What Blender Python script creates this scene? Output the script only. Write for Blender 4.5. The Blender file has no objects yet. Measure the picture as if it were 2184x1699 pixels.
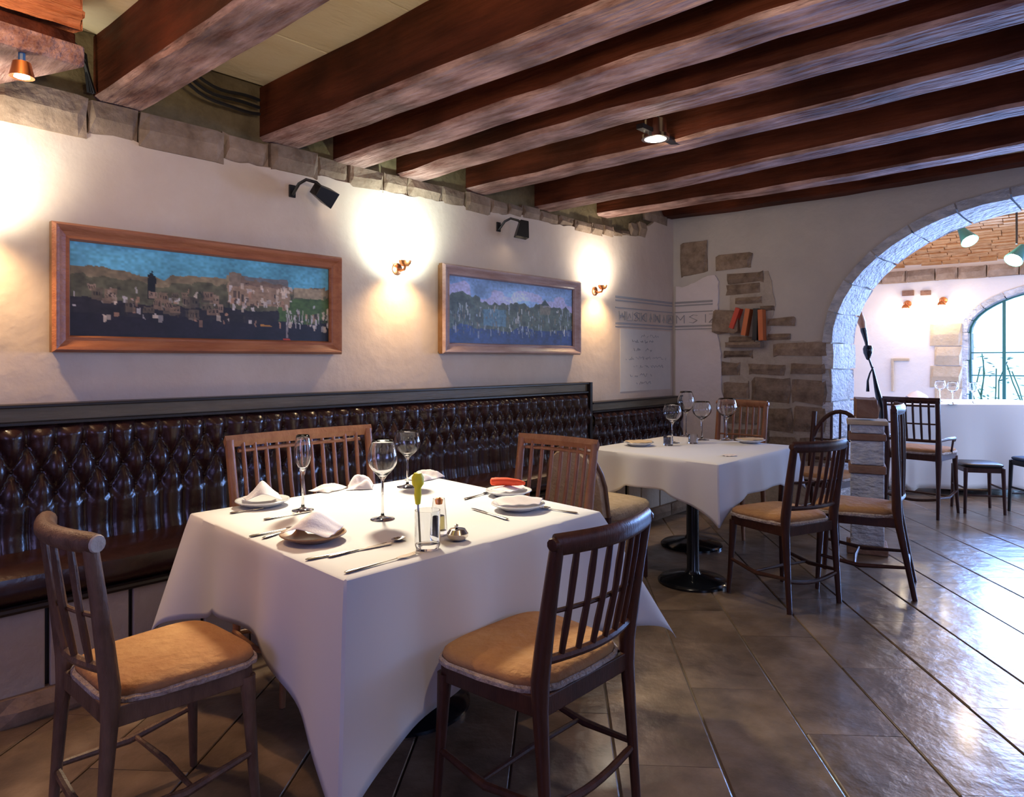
import bpy, math, random
import numpy as np
from mathutils import Vector, Matrix
random.seed(7); np.random.seed(7)
S = bpy.context.scene
COL = S.collection
PI = math.pi
# ------------------------------------------------------------------ camera
H = 1.35; YAW = math.radians(41.9); F = 1519.0; CX, CY = 1092.0, 768.0
cam = bpy.data.cameras.new('camera'); cam_o = bpy.data.objects.new('camera', cam); COL.objects.link(cam_o)
cam_o.location = (0, 0, H); cam_o.rotation_euler = (PI/2, 0, YAW - PI/2)
cam.sensor_width = 36; cam.lens = F/2184*36; cam.shift_y = -(849.5-CY)/2184
cam.clip_start = 0.05; cam.clip_end = 200
S.camera = cam_o
# ------------------------------------------------------------------ view, world, lights
S.view_settings.view_transform = 'Standard'; S.view_settings.look = 'None'
S.view_settings.gamma = 1; S.view_settings.use_curve_mapping = False
S.view_settings.exposure = 0.28
try:
    S.cycles.use_denoising = True; S.cycles.max_bounces = 8; S.cycles.diffuse_bounces = 4
    S.cycles.glossy_bounces = 3; S.cycles.transmission_bounces = 8; S.cycles.transparent_max_bounces = 8
    S.cycles.caustics_reflective = False; S.cycles.caustics_refractive = False
    S.cycles.sample_clamp_indirect = 4
except Exception: pass
W = bpy.data.worlds.new('world'); S.world = W; W.use_nodes = True
W.node_tree.nodes['Background'].inputs[0].default_value = (0.38, 0.62, 1.0, 1)
W.node_tree.nodes['Background'].inputs[1].default_value = 4.5

def area_light(name, loc, target, sx, sy, power, color):
    l = bpy.data.lights.new(name, 'AREA'); l.shape = 'RECTANGLE'; l.size = sx; l.size_y = sy
    l.energy = power; l.color = color
    o = bpy.data.objects.new(name, l); COL.objects.link(o); o.location = loc
    o.rotation_euler = (Vector(target)-Vector(loc)).to_track_quat('-Z', 'Y').to_euler(); return o
def spot_light(name, loc, target, power, color, angle=80, blend=0.6, size=0.03):
    l = bpy.data.lights.new(name, 'SPOT'); l.energy = power; l.color = color
    l.spot_size = math.radians(angle); l.spot_blend = blend; l.shadow_soft_size = size
    o = bpy.data.objects.new(name, l); COL.objects.link(o); o.location = loc
    o.rotation_euler = (Vector(target)-Vector(loc)).to_track_quat('-Z', 'Y').to_euler(); return o
def point_light(name, loc, power, color, size=0.03):
    l = bpy.data.lights.new(name, 'POINT'); l.energy = power; l.color = color; l.shadow_soft_size = size
    o = bpy.data.objects.new(name, l); COL.objects.link(o); o.location = loc; return o
DAY = (0.55, 0.66, 1.0); WARM = (1.0, 0.70, 0.40); HAL = (1.0, 0.84, 0.62)
# daylight in the window openings of the right hand and rear walls (behind the camera)
area_light('daylight_window_right', (1.6, -2.5, 1.5), (1.6, 2, 1.2), 1.6, 1.3, 13, (0.32, 0.42, 1.0))
area_light('daylight_window_rear', (-2.35, 0.8, 1.5), (4, 1.2, 1.2), 1.4, 1.2, 17, (0.42, 0.36, 1.0))
area_light('daylight_window_far_right', (5.0, -2.5, 1.5), (5.2, 2, 1.0), 1.2, 1.4, 16, (0.45, 0.58, 1.0))
# daylight of the back room: its arched window and the side window out of view
area_light('daylight_window_back', (10.9, 0.5, 1.55), (6, 0.9, 0.6), 2.2, 1.5, 560, (0.22, 0.42, 1.0))
area_light('daylight_window_back_side', (9.0, -1.9, 1.5), (8.6, 2, 1.2), 2.2, 1.5, 60, (0.60, 0.72, 1.0))

spot_light('ceiling_fill', (0.9, 0.5, 2.1), (1.7, 1.6, 2.84), 60, (1.0, 0.80, 0.50), 115, 0.8, 0.08)   # added lamp out of view, brightens the ceiling boards
# ------------------------------------------------------------------ calibration helpers: pixel of the photograph -> point on a real plane
c_, s_ = math.cos(YAW), math.sin(YAW)
def ray(px, py):
    l = (px-CX)/F; return Vector((c_ + s_*l, s_ - c_*l, (CY-py)/F))
def on_y(px, py, Y): r = ray(px, py); return Vector((0, 0, H)) + r*(Y/r.y)
def on_x(px, py, X): r = ray(px, py); return Vector((0, 0, H)) + r*(X/r.x)
def on_z(px, py, Z): r = ray(px, py); return Vector((0, 0, H)) + r*((Z-H)/r.z)

# ------------------------------------------------------------------ materials
MATS = {}
def mat(name, col, rough=0.6, metal=0.0, noise=None, bump=None, spec=0.5, col2=None, coat=0, trans=0, emit=None, rnd=0.0, stretch=None, ior=1.45, blotch=None):
    """noise = scale of the colour variation towards col2; bump = (scale, strength)"""
    m = bpy.data.materials.new(name); m.use_nodes = True; nt = m.node_tree; N = nt.nodes; L = nt.links
    b = N['Principled BSDF']; b.inputs['Base Color'].default_value = (*col, 1)
    b.inputs['Roughness'].default_value = rough; b.inputs['Metallic'].default_value = metal
    b.inputs['Specular IOR Level'].default_value = spec; b.inputs['IOR'].default_value = ior
    if coat: b.inputs['Coat Weight'].default_value = coat; b.inputs['Coat Roughness'].default_value = 0.15
    if trans: b.inputs['Transmission Weight'].default_value = trans
    if emit: b.inputs['Emission Color'].default_value = (*emit[0], 1); b.inputs['Emission Strength'].default_value = emit[1]
    tc = None
    def coords():
        nonlocal tc
        if tc is None:
            t = N.new('ShaderNodeTexCoord'); tc = t.outputs['Object']
            if rnd is not None and (stretch or rnd):
                mp = N.new('ShaderNodeMapping'); L.new(tc, mp.inputs['Vector'])
                if stretch: mp.inputs['Scale'].default_value = stretch
                oi = N.new('ShaderNodeObjectInfo'); cb = N.new('ShaderNodeCombineXYZ')
                mu = N.new('ShaderNodeMath'); mu.operation = 'MULTIPLY'; mu.inputs[1].default_value = 37.0
                L.new(oi.outputs['Random'], mu.inputs[0])
                for i in range(3): L.new(mu.outputs[0], cb.inputs[i])
                L.new(cb.outputs[0], mp.inputs['Location']); tc = mp.outputs['Vector']
        return tc
    colout = None
    if noise and col2:
        n = N.new('ShaderNodeTexNoise'); n.inputs['Scale'].default_value = noise; n.inputs['Detail'].default_value = 8
        n.inputs['Roughness'].default_value = 0.65; L.new(coords(), n.inputs['Vector'])
        rp = N.new('ShaderNodeValToRGB'); rp.color_ramp.elements[0].position = 0.32; rp.color_ramp.elements[1].position = 0.68
        rp.color_ramp.elements[0].color = (*col, 1); rp.color_ramp.elements[1].color = (*col2, 1)
        L.new(n.outputs['Fac'], rp.inputs['Fac']); colout = rp.outputs['Color']
    if rnd:
        oi = N.new('ShaderNodeObjectInfo'); mr = N.new('ShaderNodeMapRange'); mr.inputs[3].default_value = 1-rnd; mr.inputs[4].default_value = 1+rnd
        L.new(oi.outputs['Random'], mr.inputs[0])
        hs = N.new('ShaderNodeHueSaturation'); L.new(mr.outputs[0], hs.inputs['Value'])
        if colout: L.new(colout, hs.inputs['Color'])
        else: hs.inputs['Color'].default_value = (*col, 1)
        colout = hs.outputs['Color']
    if blotch and colout:
        t3 = N.new('ShaderNodeTexCoord'); n3 = N.new('ShaderNodeTexNoise'); n3.inputs['Scale'].default_value = blotch[0]; n3.inputs['Detail'].default_value = 5
        L.new(t3.outputs['Object'], n3.inputs['Vector']); m3 = N.new('ShaderNodeMapRange'); m3.inputs[1].default_value = 0.35; m3.inputs[2].default_value = 0.65
        m3.inputs[3].default_value = blotch[1]; m3.inputs[4].default_value = blotch[2]; L.new(n3.outputs['Fac'], m3.inputs[0])
        h3 = N.new('ShaderNodeHueSaturation'); L.new(m3.outputs[0], h3.inputs['Value']); L.new(colout, h3.inputs['Color']); colout = h3.outputs['Color']
    if colout: L.new(colout, b.inputs['Base Color'])
    if bump:
        n2 = N.new('ShaderNodeTexNoise'); n2.inputs['Scale'].default_value = bump[0]; n2.inputs['Detail'].default_value = 6
        L.new(coords(), n2.inputs['Vector']); bp = N.new('ShaderNodeBump'); bp.inputs['Strength'].default_value = bump[1]
        bp.inputs['Distance'].default_value = 0.02; L.new(n2.outputs['Fac'], bp.inputs['Height']); L.new(bp.outputs['Normal'], b.inputs['Normal'])
    MATS[name] = m; return m
plaster = mat('cream_plaster', (0.60, 0.475, 0.385), 0.85, noise=3.0, col2=(0.66, 0.54, 0.45), bump=(9, 0.35), spec=0.2)
plaster_end = mat('grey_cream_plaster', (0.50, 0.46, 0.42), 0.9, noise=1.5, col2=(0.60, 0.55, 0.49), bump=(12, 0.4), spec=0.2)
plaster_pale = mat('pale_new_plaster', (0.78, 0.70, 0.70), 0.85, noise=2.5, col2=(0.72, 0.64, 0.62), bump=(14, 0.3), spec=0.2)
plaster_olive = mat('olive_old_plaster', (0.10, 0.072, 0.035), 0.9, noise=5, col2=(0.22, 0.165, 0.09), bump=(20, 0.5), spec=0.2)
ceil_m = mat('cream_ceiling_board', (0.80, 0.66, 0.42), 0.8, noise=2.5, col2=(0.86, 0.74, 0.52), bump=(30, 0.3), spec=0.2, rnd=0.06, stretch=(0.5, 2, 1))
ceil_dark = mat('dark_ceiling_slab', (0.05, 0.035, 0.025), 0.9)  # dark colour of the slab behind the board joints
stone_m = mat('brown_limestone', (0.18, 0.12, 0.08), 0.85, noise=7, col2=(0.36, 0.26, 0.19), bump=(18, 0.7), spec=0.25, rnd=0.18)
stone_end = mat('dark_weathered_stone', (0.17, 0.12, 0.085), 0.9, noise=12, col2=(0.36, 0.27, 0.20), bump=(22, 0.8), spec=0.2, rnd=0.15)
mortar_m = mat('sandy_mortar', (0.40, 0.34, 0.28), 0.95, noise=9, col2=(0.50, 0.44, 0.37), bump=(25, 0.7), spec=0.15)
arch_m = mat('pale_grey_arch_stone', (0.42, 0.43, 0.47), 0.8, noise=9, col2=(0.74, 0.74, 0.77), bump=(20, 1.6), spec=0.3, rnd=0.12, stretch=(1, 1, 2))
tile_m = mat('slate_floor_tile', (0.115, 0.075, 0.048), 0.30, noise=5, col2=(0.25, 0.175, 0.12), bump=(8, 0.5), spec=0.8, rnd=0.10, blotch=(3, 0.65, 1.25), coat=0.35)
grout_m = mat('pale_grout', (0.16, 0.13, 0.11), 0.8)
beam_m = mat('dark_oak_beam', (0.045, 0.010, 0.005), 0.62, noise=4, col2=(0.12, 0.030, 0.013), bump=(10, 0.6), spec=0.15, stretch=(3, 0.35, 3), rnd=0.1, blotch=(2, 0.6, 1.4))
beam_pale = mat('pale_oak_underside', (0.20, 0.085, 0.065), 0.72, noise=5, col2=(0.64, 0.42, 0.37), bump=(11, 1.6), spec=0.2, stretch=(3.5, 0.6, 3.5), rnd=0.1, blotch=(4, 0.55, 1.25))  # undersides coloured paler than the beam sides
orange_lit_wood = mat('orange_lit_rough_timber', (0.42, 0.13, 0.05), 0.7, noise=6, col2=(0.72, 0.30, 0.14), bump=(16, 1.0), stretch=(0.8, 3, 9))  # orange of the lamp light is put into the timber colour
wood_chair = mat('dark_walnut_chair', (0.040, 0.014, 0.009), 0.36, noise=14, col2=(0.075, 0.026, 0.016), bump=(60, 0.1), spec=0.35, stretch=(3, 3, 0.6))
wood_light = mat('worn_brown_chair_wood', (0.09, 0.042, 0.024), 0.45, noise=6, col2=(0.22, 0.125, 0.075), bump=(50, 0.25), stretch=(3, 3, 0.8))
wood_orange = mat('reddish_brown_chair_wood', (0.26, 0.10, 0.045), 0.4, noise=10, col2=(0.36, 0.16, 0.075), bump=(50, 0.15), stretch=(3, 3, 0.8))
suede = mat('tan_suede', (0.33, 0.155, 0.07), 0.9, noise=3.5, col2=(0.48, 0.27, 0.12), bump=(30, 0.5), spec=0.15, rnd=0.08)
suede_edge = mat('frayed_braid', (0.36, 0.27, 0.21), 0.8, noise=40, col2=(0.60, 0.50, 0.44), bump=(90, 1.0))
tan_up = mat('pale_tan_upholstery', (0.50, 0.38, 0.25), 0.9, noise=18, col2=(0.62, 0.49, 0.35), bump=(60, 0.5), spec=0.15)
leather = mat('dark_brown_leather', (0.024, 0.009, 0.008), 0.24, noise=9, col2=(0.044, 0.016, 0.013), bump=(45, 0.08), spec=0.6)
rail_m = mat('olive_brown_painted_rail', (0.12, 0.085, 0.045), 0.5, noise=8, col2=(0.20, 0.15, 0.09), bump=(30, 0.2), stretch=(0.3, 3, 3))
rail_dark = mat('black_brown_moulding', (0.018, 0.012, 0.010), 0.35)
base_m = mat('greige_base_board', (0.46, 0.39, 0.32), 0.75, noise=7, col2=(0.52, 0.45, 0.38), bump=(40, 0.3), rnd=0.06)
cloth_m = mat('white_table_linen', (0.66, 0.64, 0.65), 0.8, bump=(5, 0.10), spec=0.2)
napkin_m = mat('white_napkin_linen', (0.78, 0.70, 0.70), 0.85, bump=(120, 0.1), spec=0.2)
china = mat('white_china', (0.75, 0.74, 0.74), 0.12, coat=0.5)
silver = mat('silver_cutlery', (0.75, 0.68, 0.60), 0.16, metal=1.0)
glass = mat('clear_glass', (0.97, 0.98, 1.0), 0.0, trans=1.0, ior=1.45)
pane_m = mat('window_pane_glass', (0.95, 0.98, 1.0), 0.0, trans=1.0, ior=1.01)
red_m = mat('bright_orange_red_cloth', (0.80, 0.075, 0.02), 0.6)
yellow_m = mat('bright_yellow_petal', (1.0, 0.85, 0.03), 0.5)
black_m = mat('black_metal', (0.012, 0.011, 0.012), 0.38)
black_gloss = mat('glossy_black_iron', (0.006, 0.007, 0.010), 0.14)
copper = mat('copper_fitting', (0.75, 0.30, 0.12), 0.28, metal=1.0)
bulb_m = mat('lit_halogen_glass', (1, 1, 1), 0.4, emit=((1.0, 0.93, 0.78), 30))
bulb_warm = mat('lit_warm_glass', (1, 1, 1), 0.4, emit=((1.0, 0.82, 0.55), 14))
frame_m = mat('reddish_pine_frame', (0.30, 0.095, 0.045), 0.42, noise=7, col2=(0.46, 0.18, 0.085), bump=(30, 0.25), stretch=(0.5, 3, 3))
frame2_m = mat('pale_mahogany_frame', (0.36, 0.22, 0.19), 0.3, noise=7, col2=(0.52, 0.38, 0.36), bump=(30, 0.2), stretch=(0.5, 3, 3))
frame_edge = mat('gilt_brown_frame_edge', (0.12, 0.055, 0.022), 0.4, noise=8, col2=(0.26, 0.13, 0.05))
vault_m = mat('orange_vault_brick', (0.52, 0.24, 0.085), 0.85, noise=9, col2=(0.78, 0.47, 0.23), bump=(22, 0.9), stretch=(3, 0.7, 3))
quoin_m = mat('honey_limestone', (0.50, 0.38, 0.25), 0.85, noise=6, col2=(0.58, 0.46, 0.33), bump=(20, 0.5), rnd=0.08)
teal_m = mat('teal_lampshade', (0.02, 0.16, 0.17), 0.3)
green_bar = mat('green_painted_iron', (0.03, 0.16, 0.14), 0.4)
leaf_m = mat('dark_green_leaf', (0.05, 0.14, 0.07), 0.6, rnd=0.2)
pave_m = mat('pale_outdoor_paving', (0.75, 0.76, 0.78), 0.9)
cable_m = mat('black_cable', (0.01, 0.01, 0.012), 0.5)
book_red = mat('red_book_cover', (0.62, 0.06, 0.03), 0.5); book_orange = mat('orange_book_cover', (0.62, 0.16, 0.05), 0.5)
book_black = mat('black_book_cover', (0.01, 0.01, 0.015), 0.5)
ink_m = mat('faded_grey_paint', (0.34, 0.325, 0.33), 0.9)
sign_m = mat('faint_painted_panel', (0.62, 0.57, 0.52), 0.9, noise=6, col2=(0.68, 0.62, 0.56))
navy_m = mat('navy_seat_fabric', (0.01, 0.03, 0.07), 0.8)
terra = mat('brown_stone_band', (0.22, 0.11, 0.07), 0.8, noise=10, col2=(0.30, 0.17, 0.11), bump=(30, 0.6))

# ------------------------------------------------------------------ mesh builder
class MB:
    def __init__(s): s.v = []; s.f = []; s.mi = []
    def add(s, vs, fs, mi=0):
        n = len(s.v); s.v += [tuple(v) for v in vs]; s.f += [tuple(i+n for i in f) for f in fs]; s.mi += [mi]*len(fs); return s
    def box(s, a, b, mi=0):
        x0, y0, z0 = a; x1, y1, z1 = b
        return s.add([(x0,y0,z0),(x1,y0,z0),(x1,y1,z0),(x0,y1,z0),(x0,y0,z1),(x1,y0,z1),(x1,y1,z1),(x0,y1,z1)],
                     [(0,3,2,1),(4,5,6,7),(0,1,5,4),(1,2,6,5),(2,3,7,6),(3,0,4,7)], mi)
    def tube(s, pts, r, n=10, mi=0, flat=1.0, up=(0,0,1)):
        pts = [Vector(p) for p in pts]; rs = r if isinstance(r, (list, tuple)) else [r]*len(pts)
        rings = []; u = None
        for i, p in enumerate(pts):
            t = (pts[min(i+1, len(pts)-1)] - pts[max(i-1, 0)]).normalized()
            if u is None:
                k = Vector(up)
                if abs(t.dot(k)) > 0.95: k = Vector((1, 0, 0))
                u = (k - t*k.dot(t)).normalized()
            else: u = (u - t*u.dot(t)).normalized()
            w = t.cross(u)
            rings.append([p + u*math.cos(2*PI*j/n)*rs[i] + w*math.sin(2*PI*j/n)*rs[i]*flat for j in range(n)])
        vs = [v for R in rings for v in R]; fs = []
        for i in range(len(pts)-1):
            for j in range(n):
                a = i*n+j; b = i*n+(j+1) % n; fs.append((a, b, b+n, a+n))
        fs.append(tuple(reversed(range(n)))); fs.append(tuple(range((len(pts)-1)*n, len(pts)*n)))
        return s.add(vs, fs, mi)
    def bar(s, p, q, w, h, mi=0, w2=None, h2=None, up=(0,0,1)):
        p = Vector(p); q = Vector(q); t = (q-p).normalized(); k = Vector(up)
        if abs(t.dot(k)) > 0.95: k = Vector((0, 1, 0))
        sd = t.cross(k).normalized(); u = sd.cross(t); w2 = w2 or w; h2 = h2 or h
        vs = [c + sd*(a*ww/2) + u*(b*hh/2) for c, ww, hh in ((p, w, h), (q, w2, h2)) for a, b in ((-1,-1),(1,-1),(1,1),(-1,1))]
        return s.add(vs, [(0,3,2,1),(4,5,6,7),(0,1,5,4),(1,2,6,5),(2,3,7,6),(3,0,4,7)], mi)
    def lathe(s, prof, n=24, c=(0,0,0), mi=0, axis=None, cap=True):
        vs = []; fs = []
        M = Matrix.Identity(3) if axis is None else Vector((0,0,1)).rotation_difference(Vector(axis)).to_matrix()
        for r, z in prof:
            for j in range(n):
                vs.append(M @ Vector((r*math.cos(2*PI*j/n), r*math.sin(2*PI*j/n), z)) + Vector(c))
        for i in range(len(prof)-1):
            for j in range(n):
                a = i*n+j; b = i*n+(j+1) % n; fs.append((a, b, b+n, a+n))
        if cap and prof[0][0] > 1e-6: fs.append(tuple(reversed(range(n))))
        if cap and prof[-1][0] > 1e-6: fs.append(tuple(range((len(prof)-1)*n, len(prof)*n)))
        return s.add(vs, fs, mi)
    def prism(s, poly, y0, y1, axis='y', mi=0):
        """extrude a 2-D polygon (a,b) along an axis: x -> (d,a,b), y -> (a,d,b), z -> (a,b,d)"""
        f = {'x': lambda a, b, d: (d, a, b), 'y': lambda a, b, d: (a, d, b), 'z': lambda a, b, d: (a, b, d)}[axis]
        n = len(poly); vs = [f(a, b, y0) for a, b in poly] + [f(a, b, y1) for a, b in poly]
        fs = [tuple(range(n)), tuple(reversed(range(n, 2*n)))] + [(i, i+n, (i+1) % n+n, (i+1) % n) for i in range(n)]
        return s.add(vs, fs, mi)
    def grid(s, P, mi=0):
        """P = array [m][n] of points"""
        m = len(P); n = len(P[0]); vs = [p for r in P for p in r]
        return s.add(vs, [(i*n+j, i*n+j+1, (i+1)*n+j+1, (i+1)*n+j) for i in range(m-1) for j in range(n-1)], mi)
    def mesh(s, name, mats, smooth=False, fix=True):
        me = bpy.data.meshes.new(name); me.from_pydata(s.v, [], s.f)
        for m in (mats if isinstance(mats, (list, tuple)) else [mats]): me.materials.append(m)
        if any(s.mi): me.polygons.foreach_set('material_index', s.mi)
        if fix:
            import bmesh
            bm = bmesh.new(); bm.from_mesh(me)
            bmesh.ops.remove_doubles(bm, verts=bm.verts, dist=1e-6)
            bmesh.ops.recalc_face_normals(bm, faces=bm.faces); bm.to_mesh(me); bm.free()
        if smooth:
            me.polygons.foreach_set('use_smooth', [True]*len(me.polygons))
            if smooth != 'all':
                me.set_sharp_from_angle(angle=math.radians(40))
        me.update(); return me
    def build(s, name, mats, parent=None, smooth=False, bevel=0, fix=True, loc=None, rot=None):
        o = bpy.data.objects.new(name, s.mesh(name, mats, smooth, fix)); COL.objects.link(o)
        if parent: o.parent = parent
        if loc is not None: o.location = loc
        if rot is not None: o.rotation_euler = rot
        if bevel:
            b = o.modifiers.new('bevel', 'BEVEL'); b.width = bevel; b.segments = 2; b.limit_method = 'ANGLE'
        return o
def inst(name, me, parent=None, loc=(0,0,0), rot=(0,0,0), scale=(1,1,1)):
    o = bpy.data.objects.new(name, me); COL.objects.link(o); o.location = loc; o.rotation_euler = rot; o.scale = scale
    if parent: o.parent = parent
    return o
def tag(o, label, cat, group=None):
    o['label'] = label; o['category'] = cat
    if group: o['group'] = group
    return o
def thing(name, label, cat, loc=(0,0,0), rz=0, group=None, scale=1.0):
    o = bpy.data.objects.new(name, None); COL.objects.link(o); o.location = loc; o.rotation_euler = (0, 0, rz)
    o.scale = (scale,)*3; o.empty_display_size = 0.1
    return tag(o, label, cat, group)
def struct(o, label=None):
    o['kind'] = 'structure'
    if label: o['label'] = label
    return o
def rock(w, h, d, jit=0.12, seed=0, n=2):
    """irregular stone block centred at origin, w along x, h along z, d along y, with rough faces"""
    rr = random.Random(seed); mb = MB()
    nx, nz = 4, 3
    ex = [0, 0.12, 0.88, 1]
    vs = {}; 
    def P(i, j, k):
        a = [-1, -0.80, 0.80, 1][i] if nx == 4 else 0
        b = [-1, 0, 1][k]
        y = -d/2 if j == 0 else d/2
        yy = y
        if j == 0 and (i in (0, 3) or k in (0, 2)): yy = y + min(0.02, d*0.35)
        return (a*w/2 + rr.uniform(-1, 1)*jit*min(w, h)*0.35, yy + (rr.uniform(-1, 1)*0.006 if j == 0 else 0), b*h/2 + rr.uniform(-1, 1)*jit*h*0.45)
    for j in (0, 1):
        for i in range(4):
            for k in range(3): vs[(i, j, k)] = len(mb.v); mb.v.append(P(i, j, k))
    def q(*t): mb.f.append(tuple(vs[x] for x in t)); mb.mi.append(0)
    for i in range(3):
        for k in range(2):
            q((i,0,k),(i+1,0,k),(i+1,0,k+1),(i,0,k+1)); q((i,1,k),(i,1,k+1),(i+1,1,k+1),(i+1,1,k))
    for i in range(3):
        q((i,0,0),(i,1,0),(i+1,1,0),(i+1,0,0)); q((i,0,2),(i+1,0,2),(i+1,1,2),(i,1,2))
    for k in range(2):
        q((0,0,k),(0,0,k+1),(0,1,k+1),(0,1,k)); q((3,0,k),(3,1,k),(3,1,k+1),(3,0,k+1))
    return mb

YW = 3.6; XE = 6.46; XE2 = 7.06; XB = 11.0; ZC = 2.84; ZB = 2.54
XMIN = -2.4; YMIN = -2.6
# ================================================================== floor
floor = MB().box((XMIN-0.2, YMIN-0.2, -0.12), (XB+0.3, YW+0.25, -0.009)).build('floor', grout_m); struct(floor)
TA = math.radians(38.2); TW = 0.35; TL = 0.92
td = Vector((math.cos(TA), math.sin(TA), 0)); tn = Vector((-math.sin(TA), math.cos(TA), 0))
tile_meshes = []
for k in range(6):
    rr = random.Random(k); mb = MB(); g = 0.0035; b = 0.004
    hx, hy = TL/2-0.0012, TW/2-g
    j = lambda: rr.uniform(-0.0025, 0.0025)
    top = [(-hx, -hy+b+j(), rr.uniform(-.0012, 0)), (hx, -hy+b+j(), rr.uniform(-.0012, 0)), (hx, hy-b+j(), rr.uniform(-.0012, 0)), (-hx, hy-b+j(), rr.uniform(-.0012, 0))]
    mid = [(-hx, -hy, -0.004), (hx, -hy, -0.004), (hx, hy, -0.004), (-hx, hy, -0.004)]
    bot = [(x, y, -0.02) for x, y, z in mid]
    mb.add(top+mid+bot, [(0,1,2,3)] + [(i+4, (i+1)%4+4, (i+1)%4, i) for i in range(4)] + [(i+8, (i+1)%4+8, (i+1)%4+4, i+4) for i in range(4)])
    tile_meshes.append(mb.mesh('tile', tile_m))
D0 = -1.594
cand = []
for r in range(-14, 26):
    dc = D0 + (r+0.5)*TW; off = (r*0.37 % 1)*TL
    for q in range(-6, 22):
        al = q*TL + off
        p = td*al + tn*dc
        if not (-0.6 < p.x < XB+0.2 and -2.5 < p.y < YW): continue
        fz = p.x*c_ + p.y*s_; lt = p.x*s_ - p.y*c_
        vis = fz > 0.8 and abs(lt) < fz*1.3 + 0.9
        if not vis: continue
        if p.y > 3.3 and p.x > 0: continue
        cand.append((fz, p))
def off_view(p):
    fz = p.x*c_ + p.y*s_; lt = abs(p.x*s_ - p.y*c_); return 0 if lt < fz*0.72+0.4 else 1
cand.sort(key=lambda t: (off_view(t[1]), t[0]))
for k, (fz, p) in enumerate(cand[:298]):
    inst('tile', tile_meshes[random.randrange(6)], floor, (p.x, p.y, 0), (0, 0, TA + (PI if random.random() < .5 else 0)))
rest = MB()
for fz, p in cand[298:]:
    c = [p + td*(sx*(TL/2-.004)) + tn*(sy*(TW/2-.004)) for sx, sy in ((-1,-1),(1,-1),(1,1),(-1,1))]
    rest.add([(v.x, v.y, -0.001) for v in c]+[(v.x, v.y, -0.02) for v in c], [(0,1,2,3),(4,5,1,0),(5,6,2,1),(6,7,3,2),(7,4,0,3)])
if rest.v:
    o = rest.build('tile', tile_m, floor); o['kind'] = 'stuff'

# ================================================================== left wall (plaster, stones, recesses)
wl = MB().box((XMIN, YW+0.03, 0), (XE+0.1, YW+0.25, ZC+0.1)).build('wall_left', plaster_olive); struct(wl, 'long plaster wall with a course of stones under the beams')
# plaster sheet with a wavy upper edge
edge = [(-2.4, 2.36), (0.0, 2.36), (0.3, 2.37), (0.7, 2.375), (1.05, 2.38), (1.2, 2.395), (1.6, 2.39), (2.0, 2.41), (2.4, 2.42), (2.8, 2.415), (3.2, 2.43), (3.45, 2.445),
        (3.6, 2.42), (3.9, 2.44), (4.1, 2.47), (4.5, 2.45), (4.8, 2.47), (5.0, 2.45), (5.3, 2.47), (5.6, 2.50), (5.85, 2.53), (5.95, 2.63), (6.1, 2.70), (XE, 2.80)]
def edge_z(x):
    for (a, za), (b, zb) in zip(edge, edge[1:]):
        if a <= x <= b: return za + (zb-za)*(x-a)/(b-a)
    return edge[-1][1]
xs = list(np.arange(XMIN, XE, 0.05)) + [XE]
rr = random.Random(3)
ptop = [edge_z(x) + rr.uniform(-0.008, 0.008) for x in xs]
mb = MB()
F1 = [[(x, YW, z*t/8.0) for t in range(9)] for x, z in zip(xs, ptop)]; mb.grid(F1)
mb.grid([[(x, YW, z), (x, YW+0.012, z+0.006), (x, YW+0.035, z+0.008)] for x, z in zip(xs, ptop)])
mb.build('plaster', plaster, wl, smooth=True)
# stone course on top of the plaster
x = 0.0; k = 0; widths = [0.42, 0.34, 0.36, 0.22, 0.42, 0.26, 0.30, 0.22, 0.26, 0.20, 0.30, 0.22, 0.26, 0.19, 0.16, 0.22, 0.25, 0.20, 0.24, 0.17, 0.16, 0.15, 0.15, 0.13, 0.12]
while x < 5.95:
    w = widths[k % len(widths)]; z0 = edge_z(x+w/2)-0.015; z1 = ZB + random.Random(k).uniform(-0.012, 0.006)
    if x+w > 5.75: z1 = z0 + 0.13
    rock(w-0.010, z1-z0, 0.16, 0.13, k).build('stone', stone_m, wl, loc=(x+w/2, YW+0.075-random.Random(k+50).uniform(0, .025), (z0+z1)/2))
    x += w; k += 1
# grey blocks between beam ends, above the course
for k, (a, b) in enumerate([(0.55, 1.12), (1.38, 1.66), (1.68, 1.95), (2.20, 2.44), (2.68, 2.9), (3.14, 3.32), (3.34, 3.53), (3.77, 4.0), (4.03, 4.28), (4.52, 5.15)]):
    rock(b-a, ZC-ZB-0.03, 0.12, 0.05, 200+k).build('block', plaster_olive, wl, loc=((a+b)/2, YW+0.13, (ZC+ZB)/2))

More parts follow.
